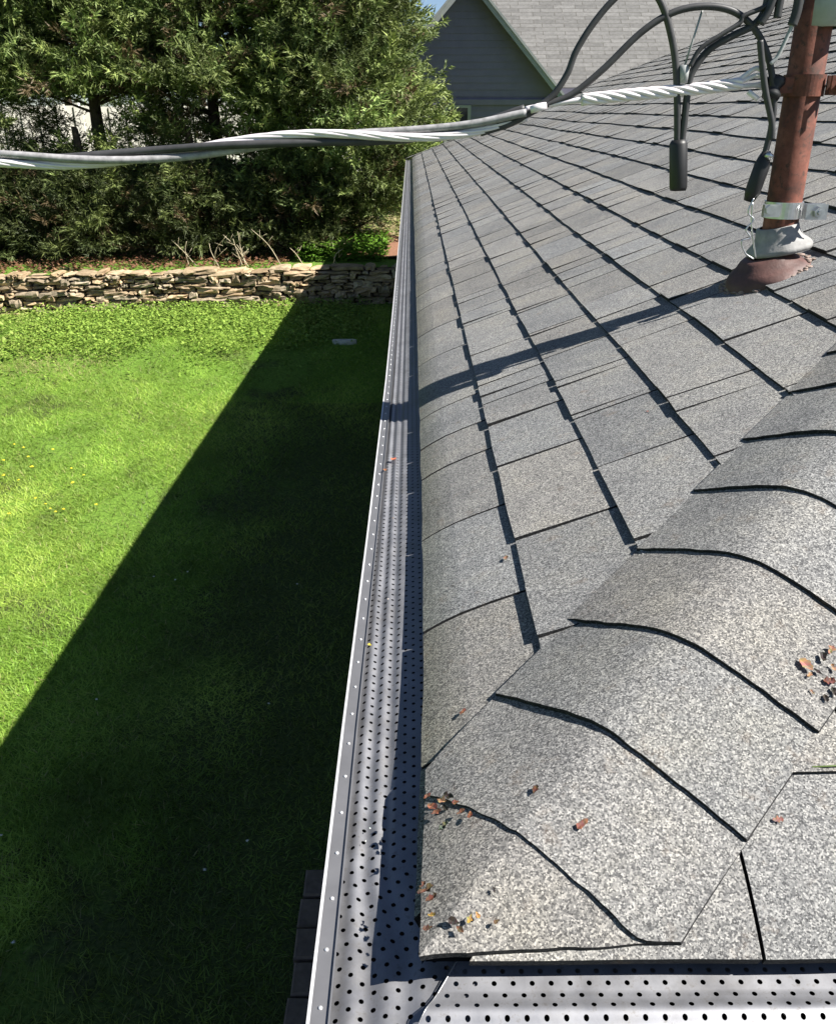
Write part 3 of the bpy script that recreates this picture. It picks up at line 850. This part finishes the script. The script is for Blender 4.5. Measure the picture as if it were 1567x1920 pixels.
def weeds():
    rg = np.random.default_rng(21)
    def yf(n, x): return 12.0+.13*np.maximum(x, -9)-2.25*rg.random(n)**1.15*(.72+.45*np.array([mnoise.noise(Vector((q*1.6, 1, 4))) for q in x])+.25*rg.random(n))
    V, F, T = leaf_cluster(21000, lambda n: -.3-4.0*rg.random(n)**.85-.6*rg.random(n), yf, .13, .040, (.10, .19, .025), (.33, .46, .085), rg)
    V2, F2, T2 = leaf_cluster(4500, lambda n: -4.2-4.0*rg.random(n), yf, .11, .05, (.17, .26, .04), (.34, .40, .11), rg)
    V3, F3, T3 = leaf_cluster(1500, lambda n: -.2-8*rg.random(n), lambda n, x: 9.3+.13*np.maximum(x, -9)+1.2*rg.random(n), .05, .04, (.10, .22, .02), (.25, .38, .06), rg)
    for V_, F_, T_ in ((V2, F2, T2), (V3, F3, T3)):
        V = np.concatenate([V, V_]); F = np.concatenate([F, F_+len(T)]); T = np.concatenate([T, T_])
    o = np_mesh("ground_cover", V, F, T, M_WEED); tag(o, kind="stuff")
    # behind the wall, in front of the hedge
    V, F, T = leaf_cluster(2600, lambda n: -.35-1.3*rg.random(n)**1.2, lambda n, x: 12.5+1.3*rg.random(n), .26, .075, (.09, .20, .02), (.16, .30, .035), rg)
    o = np_mesh("weed_patch", V, F, T, M_WEED); tag(o, "bright green leafy weeds growing behind the wall near the gutter end", "weeds")
    V, F, T = leaf_cluster(2600, lambda n: -1.5+2.2*rg.random(n), lambda n, x: 14.0+3.6*rg.random(n), .32, .11, (.16, .17, .05), (.42, .36, .20), rg)
    o = np_mesh('dry_grass', V, F, T, M_WEED); tag(o, kind='stuff')
    V, F, T = leaf_cluster(3000, lambda n: -1.7-6.3*rg.random(n), lambda n, x: 12.35+.13*x+.9*rg.random(n), .07, .06, (.14, .055, .03), (.26, .15, .08), rg)
    o = np_mesh("leaf_litter", V, F, T, M_LEAF); tag(o, kind="stuff")
    rr = random.Random(8); mst = mat_plain("straw_stalk", (.42, .36, .24), .8)
    for i in range(12):
        mb = MB()
        px = rr.uniform(330, 640); p = at(px, 497, 12.35-.13*1.8); p.z = gz(p.x, p.y)-.02
        q = p+Vector((rr.uniform(-.4, .25), rr.uniform(-.1, .1), rr.uniform(.2, .55)))
        mb.tube(spline([p, (p+q)/2+Vector((rr.uniform(-.05, .05), 0, .05)), q], 4), [.006]*4+[.0045]*4+[.003], 5)
        for k in range(3):
            u = p+(q-p)*rr.uniform(.3, .8); w_ = u+Vector((rr.uniform(-.12, .12), rr.uniform(-.05, .05), rr.uniform(.04, .14)))
            mb.tube([u, w_], [.003, .0015], 4)
        o = mb.build("dry_stalk", mst, smooth=True)
        tag(o, "bare pale dry stalk sticking up behind the stone wall", "dry stalk", "dry stalks behind the stone wall")
    # bare red-brown mulch by the end of the gutter
    mb = MB(); V = []; F = []
    for j in range(14):
        for i in range(14):
            x = -1.05+1.35*i/13; y = 12.75+2.3*j/13
            V.append((x, y, gz(x, y)+.03+.03*mnoise.noise(Vector((x*9, y*9, 0)))))
    for j in range(13):
        for i in range(13): F.append((j*14+i, j*14+i+1, (j+1)*14+i+1, (j+1)*14+i))
    mb.add(V, F); o = mb.build("mulch_bed", M_SOIL, smooth=True); tag(o, kind="structure")
weeds()

def dandelions():
    M_YEL = mat_plain("yellow_petals", (.75, .62, .03), .7, 0, 60, .15)
    M_STEM = mat_plain("green_stem", (.10, .17, .03), .7)
    M_WHT = mat_plain("white_petals", (.62, .62, .58), .7, 0, 60, .1)
    spots = [(55, 862), (100, 852), (28, 840), (12, 900), (38, 906), (62, 884), (8, 872), (135, 884), (160, 898), (140, 914), (182, 954), (95, 960), (108, 968), (88, 952), (120, 962), (20, 972), (70, 940), (45, 846)]
    rr = random.Random(4); proto = None
    def head(r, h):
        mb = MB()
        for k in range(16):
            a = 2*math.pi*k/16; a2 = a+.2; b = .012*math.sin(k)
            mb.add([(0, 0, h), (math.cos(a)*r, math.sin(a)*r, h+.006+b*.3), (math.cos(a2)*r, math.sin(a2)*r, h+.006+b*.2)], [(0, 1, 2)])
        mb.lathe([(r*.55, h+.004), (r*.4, h+.011), (.0005, h+.013)], (0, 0, 0), n=8); return mb
    def stem(h):
        mb = MB(); mb.tube([(0, 0, 0), (.004, .002, h*.5), (0, 0, h)], .0022, 5); return mb
    def ground_at(px, py):
        r = ray(px, py); t = 3.0
        for _ in range(20): p = r*t; t *= (gz(p.x, p.y))/p.z
        return r*t
    for i, (px, py) in enumerate(spots):
        p = ground_at(px, py)
        if proto is None:
            proto = empty("dandelion", p); head(.021, .055).build("flower_head", M_YEL, proto, loc=(0, 0, 0)); stem(.055).build("stem", M_STEM, proto, loc=(0, 0, 0))
            o = proto
        else:
            o = proto.copy(); COL.objects.link(o); o.location = p
            for ch in list(proto.children):
                c = ch.copy(); COL.objects.link(c); c.parent = o
        o.rotation_euler = (rr.uniform(-.2, .2), rr.uniform(-.2, .2), rr.uniform(0, 6)); s_ = rr.uniform(.5, .85); o.scale = (s_, s_, s_)
        tag(o, "small yellow dandelion among those dotting the sunlit lawn at left", "dandelion", "dandelions in the sunlit lawn")
    p2 = None
    for i, (px, py) in enumerate([(353, 1079), (330, 1094), (290, 1088), (183, 1319), (558, 1102), (505, 1327), (28, 1776), (5, 1575), (465, 1585), (770*.5, 1822*.9)]):
        p = ground_at(px, py)
        if p2 is None:
            p2 = empty("clover_flower", p); head(.014, .045).build("flower_head", M_WHT, p2, loc=(0, 0, 0)); stem(.045).build("stem", M_STEM, p2, loc=(0, 0, 0)); o = p2
        else:
            o = p2.copy(); COL.objects.link(o); o.location = p
            for ch in list(p2.children):
                c = ch.copy(); COL.objects.link(c); c.parent = o
        o.rotation_euler = (0, 0, rr.uniform(0, 6)); o.scale = (.6, .6, .6)
        tag(o, "tiny pale flower scattered in the shaded part of the lawn", "flower", "pale flowers in the shaded lawn")
    # pale broken piece of edging lying in the shaded lawn
    p = ground_at(645, 645); rr = random.Random(2); mb = MB(); V = []
    for k in range(10):
        a = 2*math.pi*k/10; q = 1+.25*rr.uniform(-1, 1); V.append((p.x+.12*math.cos(a)*q, p.y+.05*math.sin(a)*q, p.z+.05))
    V += [(v[0], v[1], v[2]-.06) for v in V]
    mb.add(V, [tuple(range(10))]+[(k, 10+k, 10+(k+1) % 10, (k+1) % 10) for k in range(10)])
    o = mb.build("flat_stone", mat_plain("pale_stone", (.55, .54, .5), .9, 0, 30, .2)); tag(o, "single pale flat stone lying in the shaded lawn near the gutter", "stone")
    # row of paving blocks at the foot of the house
    proto = None
    words = ["farthest paving block of the row below the gutter", "second paving block from the far end of the row", "third paving block from the far end of the row",
             "fourth paving block from the far end of the row", "fifth paving block from the far end of the row", "sixth paving block from the far end of the row", "nearest paving block of the row below the gutter"]
    rr = random.Random(12)
    for i in range(7):
        y = 2.86-.158*i
        if proto is None:
            mb = MB(); w, l, h, b = .14, .073, .06, .008
            mb.add([(-w, -l, 0), (w, -l, 0), (w, l, 0), (-w, l, 0), (-w, -l, h-b), (w, -l, h-b), (w, l, h-b), (-w, l, h-b), (-w+b, -l+b, h), (w-b, -l+b, h), (w-b, l-b, h), (-w+b, l-b, h)],
                   [(0, 3, 2, 1), (0, 1, 5, 4), (1, 2, 6, 5), (2, 3, 7, 6), (3, 0, 4, 7), (4, 5, 9, 8), (5, 6, 10, 9), (6, 7, 11, 10), (7, 4, 8, 11), (8, 9, 10, 11)])
            proto = mb.build("paving_block", M_PAVER, loc=(0, 0, 0)); o = proto
        else:
            o = proto.copy(); COL.objects.link(o)
        o.location = (-.345+rr.uniform(-.012, .012), y, gz(-.4, y)-.012+rr.uniform(0, .012)); o.rotation_euler = (0, 0, rr.uniform(-.04, .04))
        tag(o, words[i], "paving block", "paving blocks along the house foot")
dandelions()

# ------------------------------------------------------------------ cedars
def make_plume(rg, L=1.0):
    """feathery cedar spray along +X: twigs carrying scale-like slivers; returns (n,3,3) triangles and tip factor"""
    tris = []; tip = []
    nt = 17
    for i in range(nt):
        t = .08+.92*i/(nt-1); bx = np.array([t*L, 0, .10*L*t*t])
        tl = L*(.30*(1-t)+.10)*rg.uniform(.7, 1.2); az = (1 if i % 2 else -1)*rg.uniform(.5, .95); ro = rg.uniform(-1.1, 1.1)
        d = np.array([math.cos(az), math.sin(az)*math.cos(ro), math.sin(az)*math.sin(ro)])
        ns = 9
        for k in range(ns):
            s_ = (k+.3)/ns; p = bx+d*tl*s_+np.array([0, 0, .05*L*s_*s_])
            e = d+rg.normal(0, .38, 3); e /= np.linalg.norm(e); w = np.cross(e, rg.normal(0, 1, 3)); w /= np.linalg.norm(w)+1e-9
            l = L*.10*rg.uniform(.7, 1.3); ww = L*.0105*rg.uniform(.8, 1.3)
            tris.append([p-w*ww, p+w*ww, p+e*l]); tip.append(.35+.65*max(t, s_)*rg.uniform(.7, 1))
    return np.array(tris), np.array(tip)
prg = np.random.default_rng(5)
PLUMES = [make_plume(prg) for _ in range(8)]
def cedar(name, x, y, zbase, zb, zt, rad, n, seed, label, group, tone=1.0, gap=True, shape=None, brown=.05, trunk_r=.12, lean=0.0):
    rg = np.random.default_rng(seed)
    root = empty(name, (x, y, zbase)); tag(root, label, "tree", group)
    shape = shape or (lambda t: np.clip(1.02-t, .04, 1)**.62*np.clip(.55+1.6*t, 0, 1))
    Vs = []; Ts = []
    m = 0
    limbs = MB()
    while m < n:
        t = rg.random(); z = zb+(zt-zb)*t; a = rg.random()*2*np.pi
        lump = .78+.34*mnoise.noise(Vector((math.cos(a)*1.7+seed, math.sin(a)*1.7, z*1.3)))+.22*mnoise.noise(Vector((math.cos(a)*4, math.sin(a)*4+seed, z*3.4)))
        Rr = rad*float(shape(t))*(lump+.22)
        if gap and -.95 < z < .03:
            hole = mnoise.noise(Vector((x+math.cos(a)*Rr*1.0, y*.3, z*1.4+seed*.1)))
            if rg.random() < .85+.6*hole: continue
        rr = Rr*(.30+.72*rg.random()**.55)
        p = np.array([x+lean*t+math.cos(a)*rr, y+math.sin(a)*rr, z+.1])
        L = (.34+.34*rg.random())*(.8+.3*(rr/Rr))
        long_ = rg.random() < .16
        if long_: L *= 1.45; rr = Rr*1.0; p = np.array([x+lean*t+math.cos(a)*rr, y+math.sin(a)*rr, z+.1])
        up = rg.uniform(-.25, .30) if long_ else rg.uniform(-.15, .75); d = np.array([math.cos(a)+rg.normal(0, .35), math.sin(a)+rg.normal(0, .35), up]); d /= np.linalg.norm(d)
        s_ = np.cross([0, 0, 1], d); s_ /= np.linalg.norm(s_); u = np.cross(d, s_)
        ro = rg.uniform(-.6, .6); s2 = s_*math.cos(ro)+u*math.sin(ro); u2 = -s_*math.sin(ro)+u*math.cos(ro)
        tri, tip = PLUMES[rg.integers(8)]
        W = p-d*L*.4+(tri*L)@np.stack([d, s2, u2])
        Vs.append(W.reshape(-1, 3))
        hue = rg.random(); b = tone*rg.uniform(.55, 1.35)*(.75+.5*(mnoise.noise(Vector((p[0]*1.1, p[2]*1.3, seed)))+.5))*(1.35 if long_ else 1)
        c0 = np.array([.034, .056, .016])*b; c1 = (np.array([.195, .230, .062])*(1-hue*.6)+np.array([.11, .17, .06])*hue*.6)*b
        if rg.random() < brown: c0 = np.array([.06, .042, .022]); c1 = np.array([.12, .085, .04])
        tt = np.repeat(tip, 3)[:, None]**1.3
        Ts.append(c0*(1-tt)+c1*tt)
        if m % 16 == 0 and rr > .4*Rr and not (-1.1 < z < .3):
            q = Vector((x, y, z-.35*rr)); e_ = Vector(p); limbs.tube([q, (q+e_)/2+Vector((0, 0, -.05)), e_], [.022, .014, .005], 5)
        m += 1
    V = np.concatenate(Vs); T = np.concatenate(Ts); F = np.arange(len(V)).reshape(-1, 3)
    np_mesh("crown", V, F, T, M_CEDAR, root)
    mb = MB(); mb.tube(spline([(x, y, zbase-.1), (x+.05, y, zbase+.8), (x-.03, y+.03, zbase+1.7), (x+lean*.6, y, (zt+zb)*.5), (x+lean, y, zt-.2)], 6), [trunk_r]*7+list(np.linspace(trunk_r, .015, 18)), 9)
    mb.v += [tuple(v) for v in []]
    b0 = len(mb.v); mb.v += limbs.v; mb.f += [tuple(b0+i for i in f) for f in limbs.f]; mb.t += limbs.t; mb.uv += limbs.uv
    mb.build("trunk", M_BARK, root, smooth=True)
HG_ = "cedars of the hedge behind the stone wall"
ZB = -1.95
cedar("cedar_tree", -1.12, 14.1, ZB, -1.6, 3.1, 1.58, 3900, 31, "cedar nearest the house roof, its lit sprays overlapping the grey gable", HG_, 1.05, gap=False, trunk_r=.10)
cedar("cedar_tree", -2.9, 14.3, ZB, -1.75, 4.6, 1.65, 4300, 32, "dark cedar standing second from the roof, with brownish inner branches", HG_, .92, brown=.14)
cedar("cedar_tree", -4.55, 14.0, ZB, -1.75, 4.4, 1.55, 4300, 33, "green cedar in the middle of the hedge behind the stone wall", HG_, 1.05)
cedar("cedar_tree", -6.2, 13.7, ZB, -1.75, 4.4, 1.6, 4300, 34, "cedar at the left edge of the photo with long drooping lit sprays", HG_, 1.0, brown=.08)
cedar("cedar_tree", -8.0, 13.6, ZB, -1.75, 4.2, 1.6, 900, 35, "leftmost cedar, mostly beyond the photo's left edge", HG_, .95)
# low dark shrubs under the crowns
def shrub(x, y, seed, label, r=.9, h=1.05, tone=.5, n=480):
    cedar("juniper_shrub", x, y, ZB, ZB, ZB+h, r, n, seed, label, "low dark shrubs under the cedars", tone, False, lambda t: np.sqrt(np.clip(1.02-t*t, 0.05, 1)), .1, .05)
shrub(-1.75, 13.5, 51, "low dark shrub closest to the green weeds", .75, .95)
shrub(-3.1, 13.35, 52, "low dark shrub behind the bare dry stalks")
shrub(-4.6, 13.15, 53, "low dark shrub under the middle cedar")
shrub(-6.1, 12.95, 54, "low dark shrub at the left edge, behind the wall's left end")
shrub(-7.6, 12.8, 55, "low dark shrub just outside the photo's left edge")
# taller trees beyond the fence close the view
BK = "trees beyond the fence"
for i, (x, y, zt, lab) in enumerate([(-1.9, 21.5, 5.0, "dark tree beyond the fence nearest the neighbouring gable"), (-4.6, 21.5, 6.5, "tall dark tree beyond the fence behind the middle cedars"),
                                     (-7.4, 21, 6.5, "dark tree beyond the fence behind the left cedars"), (-10.3, 20.5, 6.5, "farthest left dark tree beyond the fence")]):
    cedar("cedar_tree", x, y, -1.9, -.3, zt, 2.3, 620, 70+i, lab, BK, .75, False, brown=.1)

# ------------------------------------------------------------------ pale board fence
def fence():
    root = empty("board_fence", (-4, 17, -1.95)); tag(root, "pale whitewashed board fence glimpsed through gaps in the cedars", "fence")
    mb = MB(); rr = random.Random(6); posts = []
    x = -14.0; n = 0
    def fy(x): return 18.1+.25*min(x, 0)
    while x < .6:
        w = .135; t = rr.uniform(.93, 1.04); y = fy(x)
        zt = .02+rr.uniform(-.02, .02); d = .018*(n % 2)
        y2 = fy(x+w)
        mb.add([(x, y-d, -1.95), (x+w, y2-d, -1.95), (x+w, y2-d+.02, -1.95), (x, y-d+.02, -1.95), (x, y-d, zt), (x+w, y2-d, zt), (x+w, y2-d+.02, zt), (x, y-d+.02, zt)],
               [(0, 1, 5, 4), (1, 2, 6, 5), (2, 3, 7, 6), (3, 0, 4, 7), (4, 5, 6, 7)], (t, t, t*.97))
        x += w+.004; n += 1
    mb.build("boards", M_FENCE, root)
    mb = MB()
    for zr in (-.35, -1.55):
        mb.add([(-14, fy(-14)+.04, zr), (0, fy(0)+.04, zr), (0, fy(0)+.08, zr), (-14, fy(-14)+.08, zr), (-14, fy(-14)+.04, zr+.09), (0, fy(0)+.04, zr+.09), (0, fy(0)+.08, zr+.09), (-14, fy(-14)+.08, zr+.09)],
               [(0, 1, 5, 4), (1, 2, 6, 5), (2, 3, 7, 6), (3, 0, 4, 7), (4, 5, 6, 7), (0, 3, 2, 1)])
    mb.build("rail", M_FENCE, root)
    for x in np.arange(-13, .1, 2.4):
        mb = MB(); mb.box((x-.05, fy(x)+.085, -2.0), (x+.05, fy(x)+.185, .06)); mb.build("post", M_FENCE, root)
fence()

# ------------------------------------------------------------------ neighbouring house with the steep gable
def neighbour():
    root = empty("neighbouring_house", (3, 20, -1.9)); tag(root, "slate grey neighbouring house with steep gable and light tan shingle roof", "house")
    ax, az, k = 1.03, 2.06, 1.075; yb, yf = 18.0, 17.72; zE = .30; hw = (az-zE)/k
    # gable wall as lapped boards
    mb = MB(); z = -1.9; step = .115
    while z < az-.02:
        z1 = min(z+step, az-.005)
        def half(zz): return hw-.02 if zz <= zE else max(.003, (az-zz)/k-.02)
        h0, h1 = half(z), half(z1)
        mb.add([(ax-h0, yb-.014, z), (ax+h0, yb-.014, z), (ax+h1, yb, z1), (ax-h1, yb, z1), (ax-h0, yb, z), (ax+h0, yb, z)], [(0, 1, 2, 3), (4, 5, 1, 0)])
        z = z1
    # side walls of the gable wing and the main wall
    mb.add([(ax-hw, yb, -1.9), (ax-hw, yb+6, -1.9), (ax-hw, yb+6, zE), (ax-hw, yb, zE)], [(0, 3, 2, 1)])
    mb.add([(ax+hw, yb, -1.9), (ax+hw, yb+1.2, -1.9), (ax+hw, yb+1.2, zE), (ax+hw, yb, zE)], [(0, 1, 2, 3)])
    mb.add([(ax+hw, yb+1.2, -1.9), (16, yb+1.2, -1.9), (16, yb+1.2, .32), (ax+hw, yb+1.2, .32)], [(0, 1, 2, 3)])
    mb.build("wall", M_SIDING, root)
    # gable roof: two slabs with an overhang at the front
    mb = MB()
    for sgn in (-1, 1):
        ov = .22; xa, za = ax, az+.06; xe, ze = ax+sgn*(hw+ov), zE-ov*k+.06
        th = .10
        P = [(xa, yf, za), (xe, yf, ze), (xe, yb+7, ze), (xa, yb+7, za)]
        Q = [(p[0], p[1], p[2]-th) for p in P]
        L = math.hypot(xe-xa, ze-za)
        mb.add(P+Q, [(0, 1, 2, 3), (7, 6, 5, 4), (0, 4, 5, 1), (1, 5, 6, 2)], None, [(yf, L), (yf, 0.01), (yb+7, 0.01), (yb+7, L)]*2)
    r_ = mb.build("roof", M_FARSH, root)
    for sgn in (-1, 1):
        ov = .22; xa, za = ax, az+.045; xe, ze = ax+sgn*(hw+ov), zE-ov*k+.045; y = yf-.024
        mb = MB(); wd = .155
        P = [(xa, y, za), (xe, y, ze), (xe, y, ze-wd), (xa, y, za-wd)]
        mb.add(P+[(p[0], p[1]+.022, p[2]) for p in P], [(0, 1, 2, 3), (7, 6, 5, 4), (0, 4, 5, 1), (3, 2, 6, 7), (1, 5, 6, 2)])
        # outer drip moulding, a step proud of the board
        P = [(xa, y-.018, za+.012), (xe, y-.018, ze+.012), (xe, y-.018, ze-.045), (xa, y-.018, za-.045)]
        mb.add(P+[(p[0], p[1]+.016, p[2]) for p in P], [(0, 1, 2, 3), (0, 4, 5, 1), (3, 2, 6, 7)])
        mb.build("rake_board", M_TRIM, root)
    # belt trim and a window under it
    mb = MB(); mb.box((ax-hw, yb-.05, .03), (ax+hw+.05, yb-.016, .12)); mb.build("belt_trim", M_SIDING, root)
    mb = MB()
    for a, b in (((.62, yb-.06, -.02), (1.12, yb-.016, .025)), ((.62, yb-.06, -1.0), (.68, yb-.016, -.02)), ((1.06, yb-.06, -1.0), (1.12, yb-.016, -.02)), ((.62, yb-.06, -1.05), (1.12, yb-.016, -1.0))): mb.box(a, b)
    w = mb.build("window", M_TRIM, root)
    mb = MB(); mb.add([(.68, yb-.03, -1), (1.06, yb-.03, -1), (1.06, yb-.03, -.02), (.68, yb-.03, -.02)], [(0, 1, 2, 3)]); mb.build("pane", M_GLASS, w)
    # main roof rising behind
    y0, z0 = 18.85, .34; y1, z1 = 24.5, .34+5.65*.72; L = math.hypot(y1-y0, z1-z0)
    mb = MB(); xl = ax+.2
    P = [(xl, y0, z0), (17, y0, z0), (17, y1, z1), (xl, y1, z1)]
    mb.add(P+[(p[0], p[1], p[2]-.1) for p in P], [(0, 1, 2, 3), (7, 6, 5, 4), (0, 4, 5, 1), (1, 5, 6, 2), (3, 2, 6, 7), (0, 3, 7, 4)], None, [(xl, .01), (17, .01), (17, L), (xl, L)]*2)
    mb.build("roof", M_FARSH, root)
    mb = MB(); mb.box((ax+hw-.1, y0-.02, z0-.26), (17, y0+.0, z0-.02)); mb.build("fascia", M_SIDING, root)
neighbour()

# ------------------------------------------------------------------ dry leaves and bits on the roof and gutter
def debris():
    rr = random.Random(17)
    def leaf(name, p, nrm, size0, col, label, group=None, curl=.18, cat="dry leaf"):
        size = size0*.60; nrm = Vector(nrm).normalized(); u = nrm.orthogonal().normalized(); u = (Matrix.Rotation(rr.uniform(0, 6.28), 3, nrm) @ u); v = nrm.cross(u)
        n = 7; V = []; F = []
        for i in range(n):
            t = i/(n-1)-.5; w = size*.26*math.sqrt(max(0.02, 1-(2*t)**2))*rr.uniform(.45, 1.5)
            for s_ in (-1, 0, 1):
                z = size*curl*(t*t*1.5+.5*abs(s_)*w/(size*.3))*rr.uniform(.3, 1.5)+.0006
                q = u*(t*size)+v*(s_*w)+nrm*z
                V.append(q)
        for i in range(n-1):
            for s_ in (0, 1): F.append((i*3+s_, i*3+s_+1, (i+1)*3+s_+1, (i+1)*3+s_))
        mb = MB(); mb.add(V, F, [tuple(c_*rr.uniform(.6, 1.3) for c_ in col) for _ in V]); o = mb.build(name, M_LEAF, loc=p); tag(o, label, cat, group); return o
    def on_roof(px, py):
        r = ray(px, py); t = (-H-SL*E0)/(r.z-SL*r.x); p = r*t
        if p.y-Y0 < p.x-E0:
            t = (-H-SL*Y0)/(r.z-SL*r.y); p = r*t; n = Vector((0, -SL, 1))
        else: n = Vector((-SL, 0, 1))
        q = p-Vector((E0, Y0, -H)); w = (q.x-q.y)*.7071; s_ = q.dot(HD)
        if abs(w) < CAPW:
            o_ = cap_off(w)*min(1, .2+s_*2.2)+HUP*.004; lift = o_.dot(n.normalized())
            p = p-r*(lift/abs(r.dot(n.normalized())))
        return p, n
    BR, RD, DK, TN, YL = (.10, .048, .028), (.17, .066, .04), (.028, .022, .018), (.30, .18, .10), (.55, .46, .06)
    singles = [(870, 1340, .017, RD, "curled red-brown leaf scrap lying left of the lowest bent hip shingle edge"),
               (850, 1103, .010, DK, "small dark seed lying alone on the eave shingles"),
               (1090, 1548, .022, RD, "pinkish red leaf on the hip cap, right of the corner"),
               (1006, 1486, .016, BR, "brown three-pronged twig scrap on the hip cap"),
               (1005, 1105, .012, BR, "brown scrap just right of the first course shadow"),
               (975, 990, .016, (.16, .15, .05), "olive moss tuft beside a shingle cutout"),
               (950, 1050, .018, (.26, .15, .10), "reddish scrap on the shingle left of the first course shadow"),
               (1455, 1540, .016, (.26, .13, .10), "reddish scrap at the lower right end of a hip cap edge"),
               (925, 1672, .008, DK, "tiny dark speck on the corner shingle"),
               (1215, 775, .010, (.30, .14, .10), "small red scrap on the third course of shingles"),
               (1508, 1250, .026, TN, "pale tan leaf at the right edge of the photo on the hip cap")]
    for px, py, s_, c, lab in singles:
        p, n = on_roof(px, py); leaf("dry_leaf", p+n.normalized()*.003, n, s_, c, lab)
    def heap(spots, label, group, cols, h=.002):
        for (px, py, s_) in spots:
            p, n = on_roof(px, py); leaf("dry_leaf", p+n.normalized()*h, n, s_, rr.choice(cols), label, group, .30)
    heap([(845, 1500, .022), (832, 1508, .018), (815, 1520, .020), (858, 1512, .012), (805, 1500, .014), (868, 1530, .014), (885, 1535, .014), (822, 1530, .018), (838, 1522, .016)], "dry leaf caught under the lowest hip cap edge at the gutter", "leaves caught under the lowest hip cap", [BR, RD, DK, TN], .004)
    heap([(802, 1675, .024), (812, 1690, .018), (796, 1665, .012)], "red-brown leaf at the eave edge near the corner", "leaves at the eave edge near the corner", [RD, BR], .003)
    heap([(812, 1720, .012), (850, 1730, .016), (862, 1745, .012), (880, 1725, .014), (805, 1745, .014), (895, 1718, .010), (930, 1730, .009)], "brown crumb in the scatter beside the roof corner", "crumbs beside the roof corner", [BR, TN, DK, (.34, .22, .06)])
    heap([(1540, 1235, .018), (1555, 1222, .020), (1530, 1262, .014), (1552, 1280, .020), (1560, 1300, .016), (1545, 1312, .014), (1515, 1268, .012), (1560, 1255, .014), (1520, 1300, .010)], "tan or brown leaf scrap in the cluster at the right edge", "leaf scraps at the right edge", [TN, BR, RD, DK])
    p, n = on_roof(838, 1562); leaf("moss_tuft", p+n.normalized()*.006, n, .020, (.06, .07, .045), "dark grey-green moss tuft near the roof corner", None, .7, "moss")
    for px, py, s_, c, lab in [(738, 862, .026, (.50, .16, .08), "bright rusty leaf lying on the gutter guard below the cable shadow"), (722, 882, .018, (.30, .13, .06), "brown leaf just below the rusty leaf on the gutter guard"),
                               (693, 1210, .012, YL, "yellow leaf scrap on the gutter guard"), (737, 972, .006, TN, "pale crumb on the gutter guard"), (728, 1124, .006, (.6, .5, .45), "pinkish white crumb on the gutter guard halfway along"),
                               (694, 1554, .004, (.7, .7, .68), "white speck on the near gutter guard"), (686, 1578, .004, (.7, .7, .68), "second white speck, just below the first on the near gutter guard")]:
        r = ray(px, py); p = r*((GZ+.006)/r.z); leaf("dry_leaf", p, (0, 0, 1), s_, c, lab, None, .25)
    mb = MB(); p, n = on_roof(1560, 1442); mb.tube(spline([p+n*.004+Vector((-.02, 0, 0)), p+n*.006, p+n*.004+Vector((.03, .004, 0))], 5), .0009, 5, (.10, .16, .03))
    o = mb.build("grass_stem", M_GRASS); tag(o, "thin green stem lying on the shingles at the right edge", "stem")
debris()
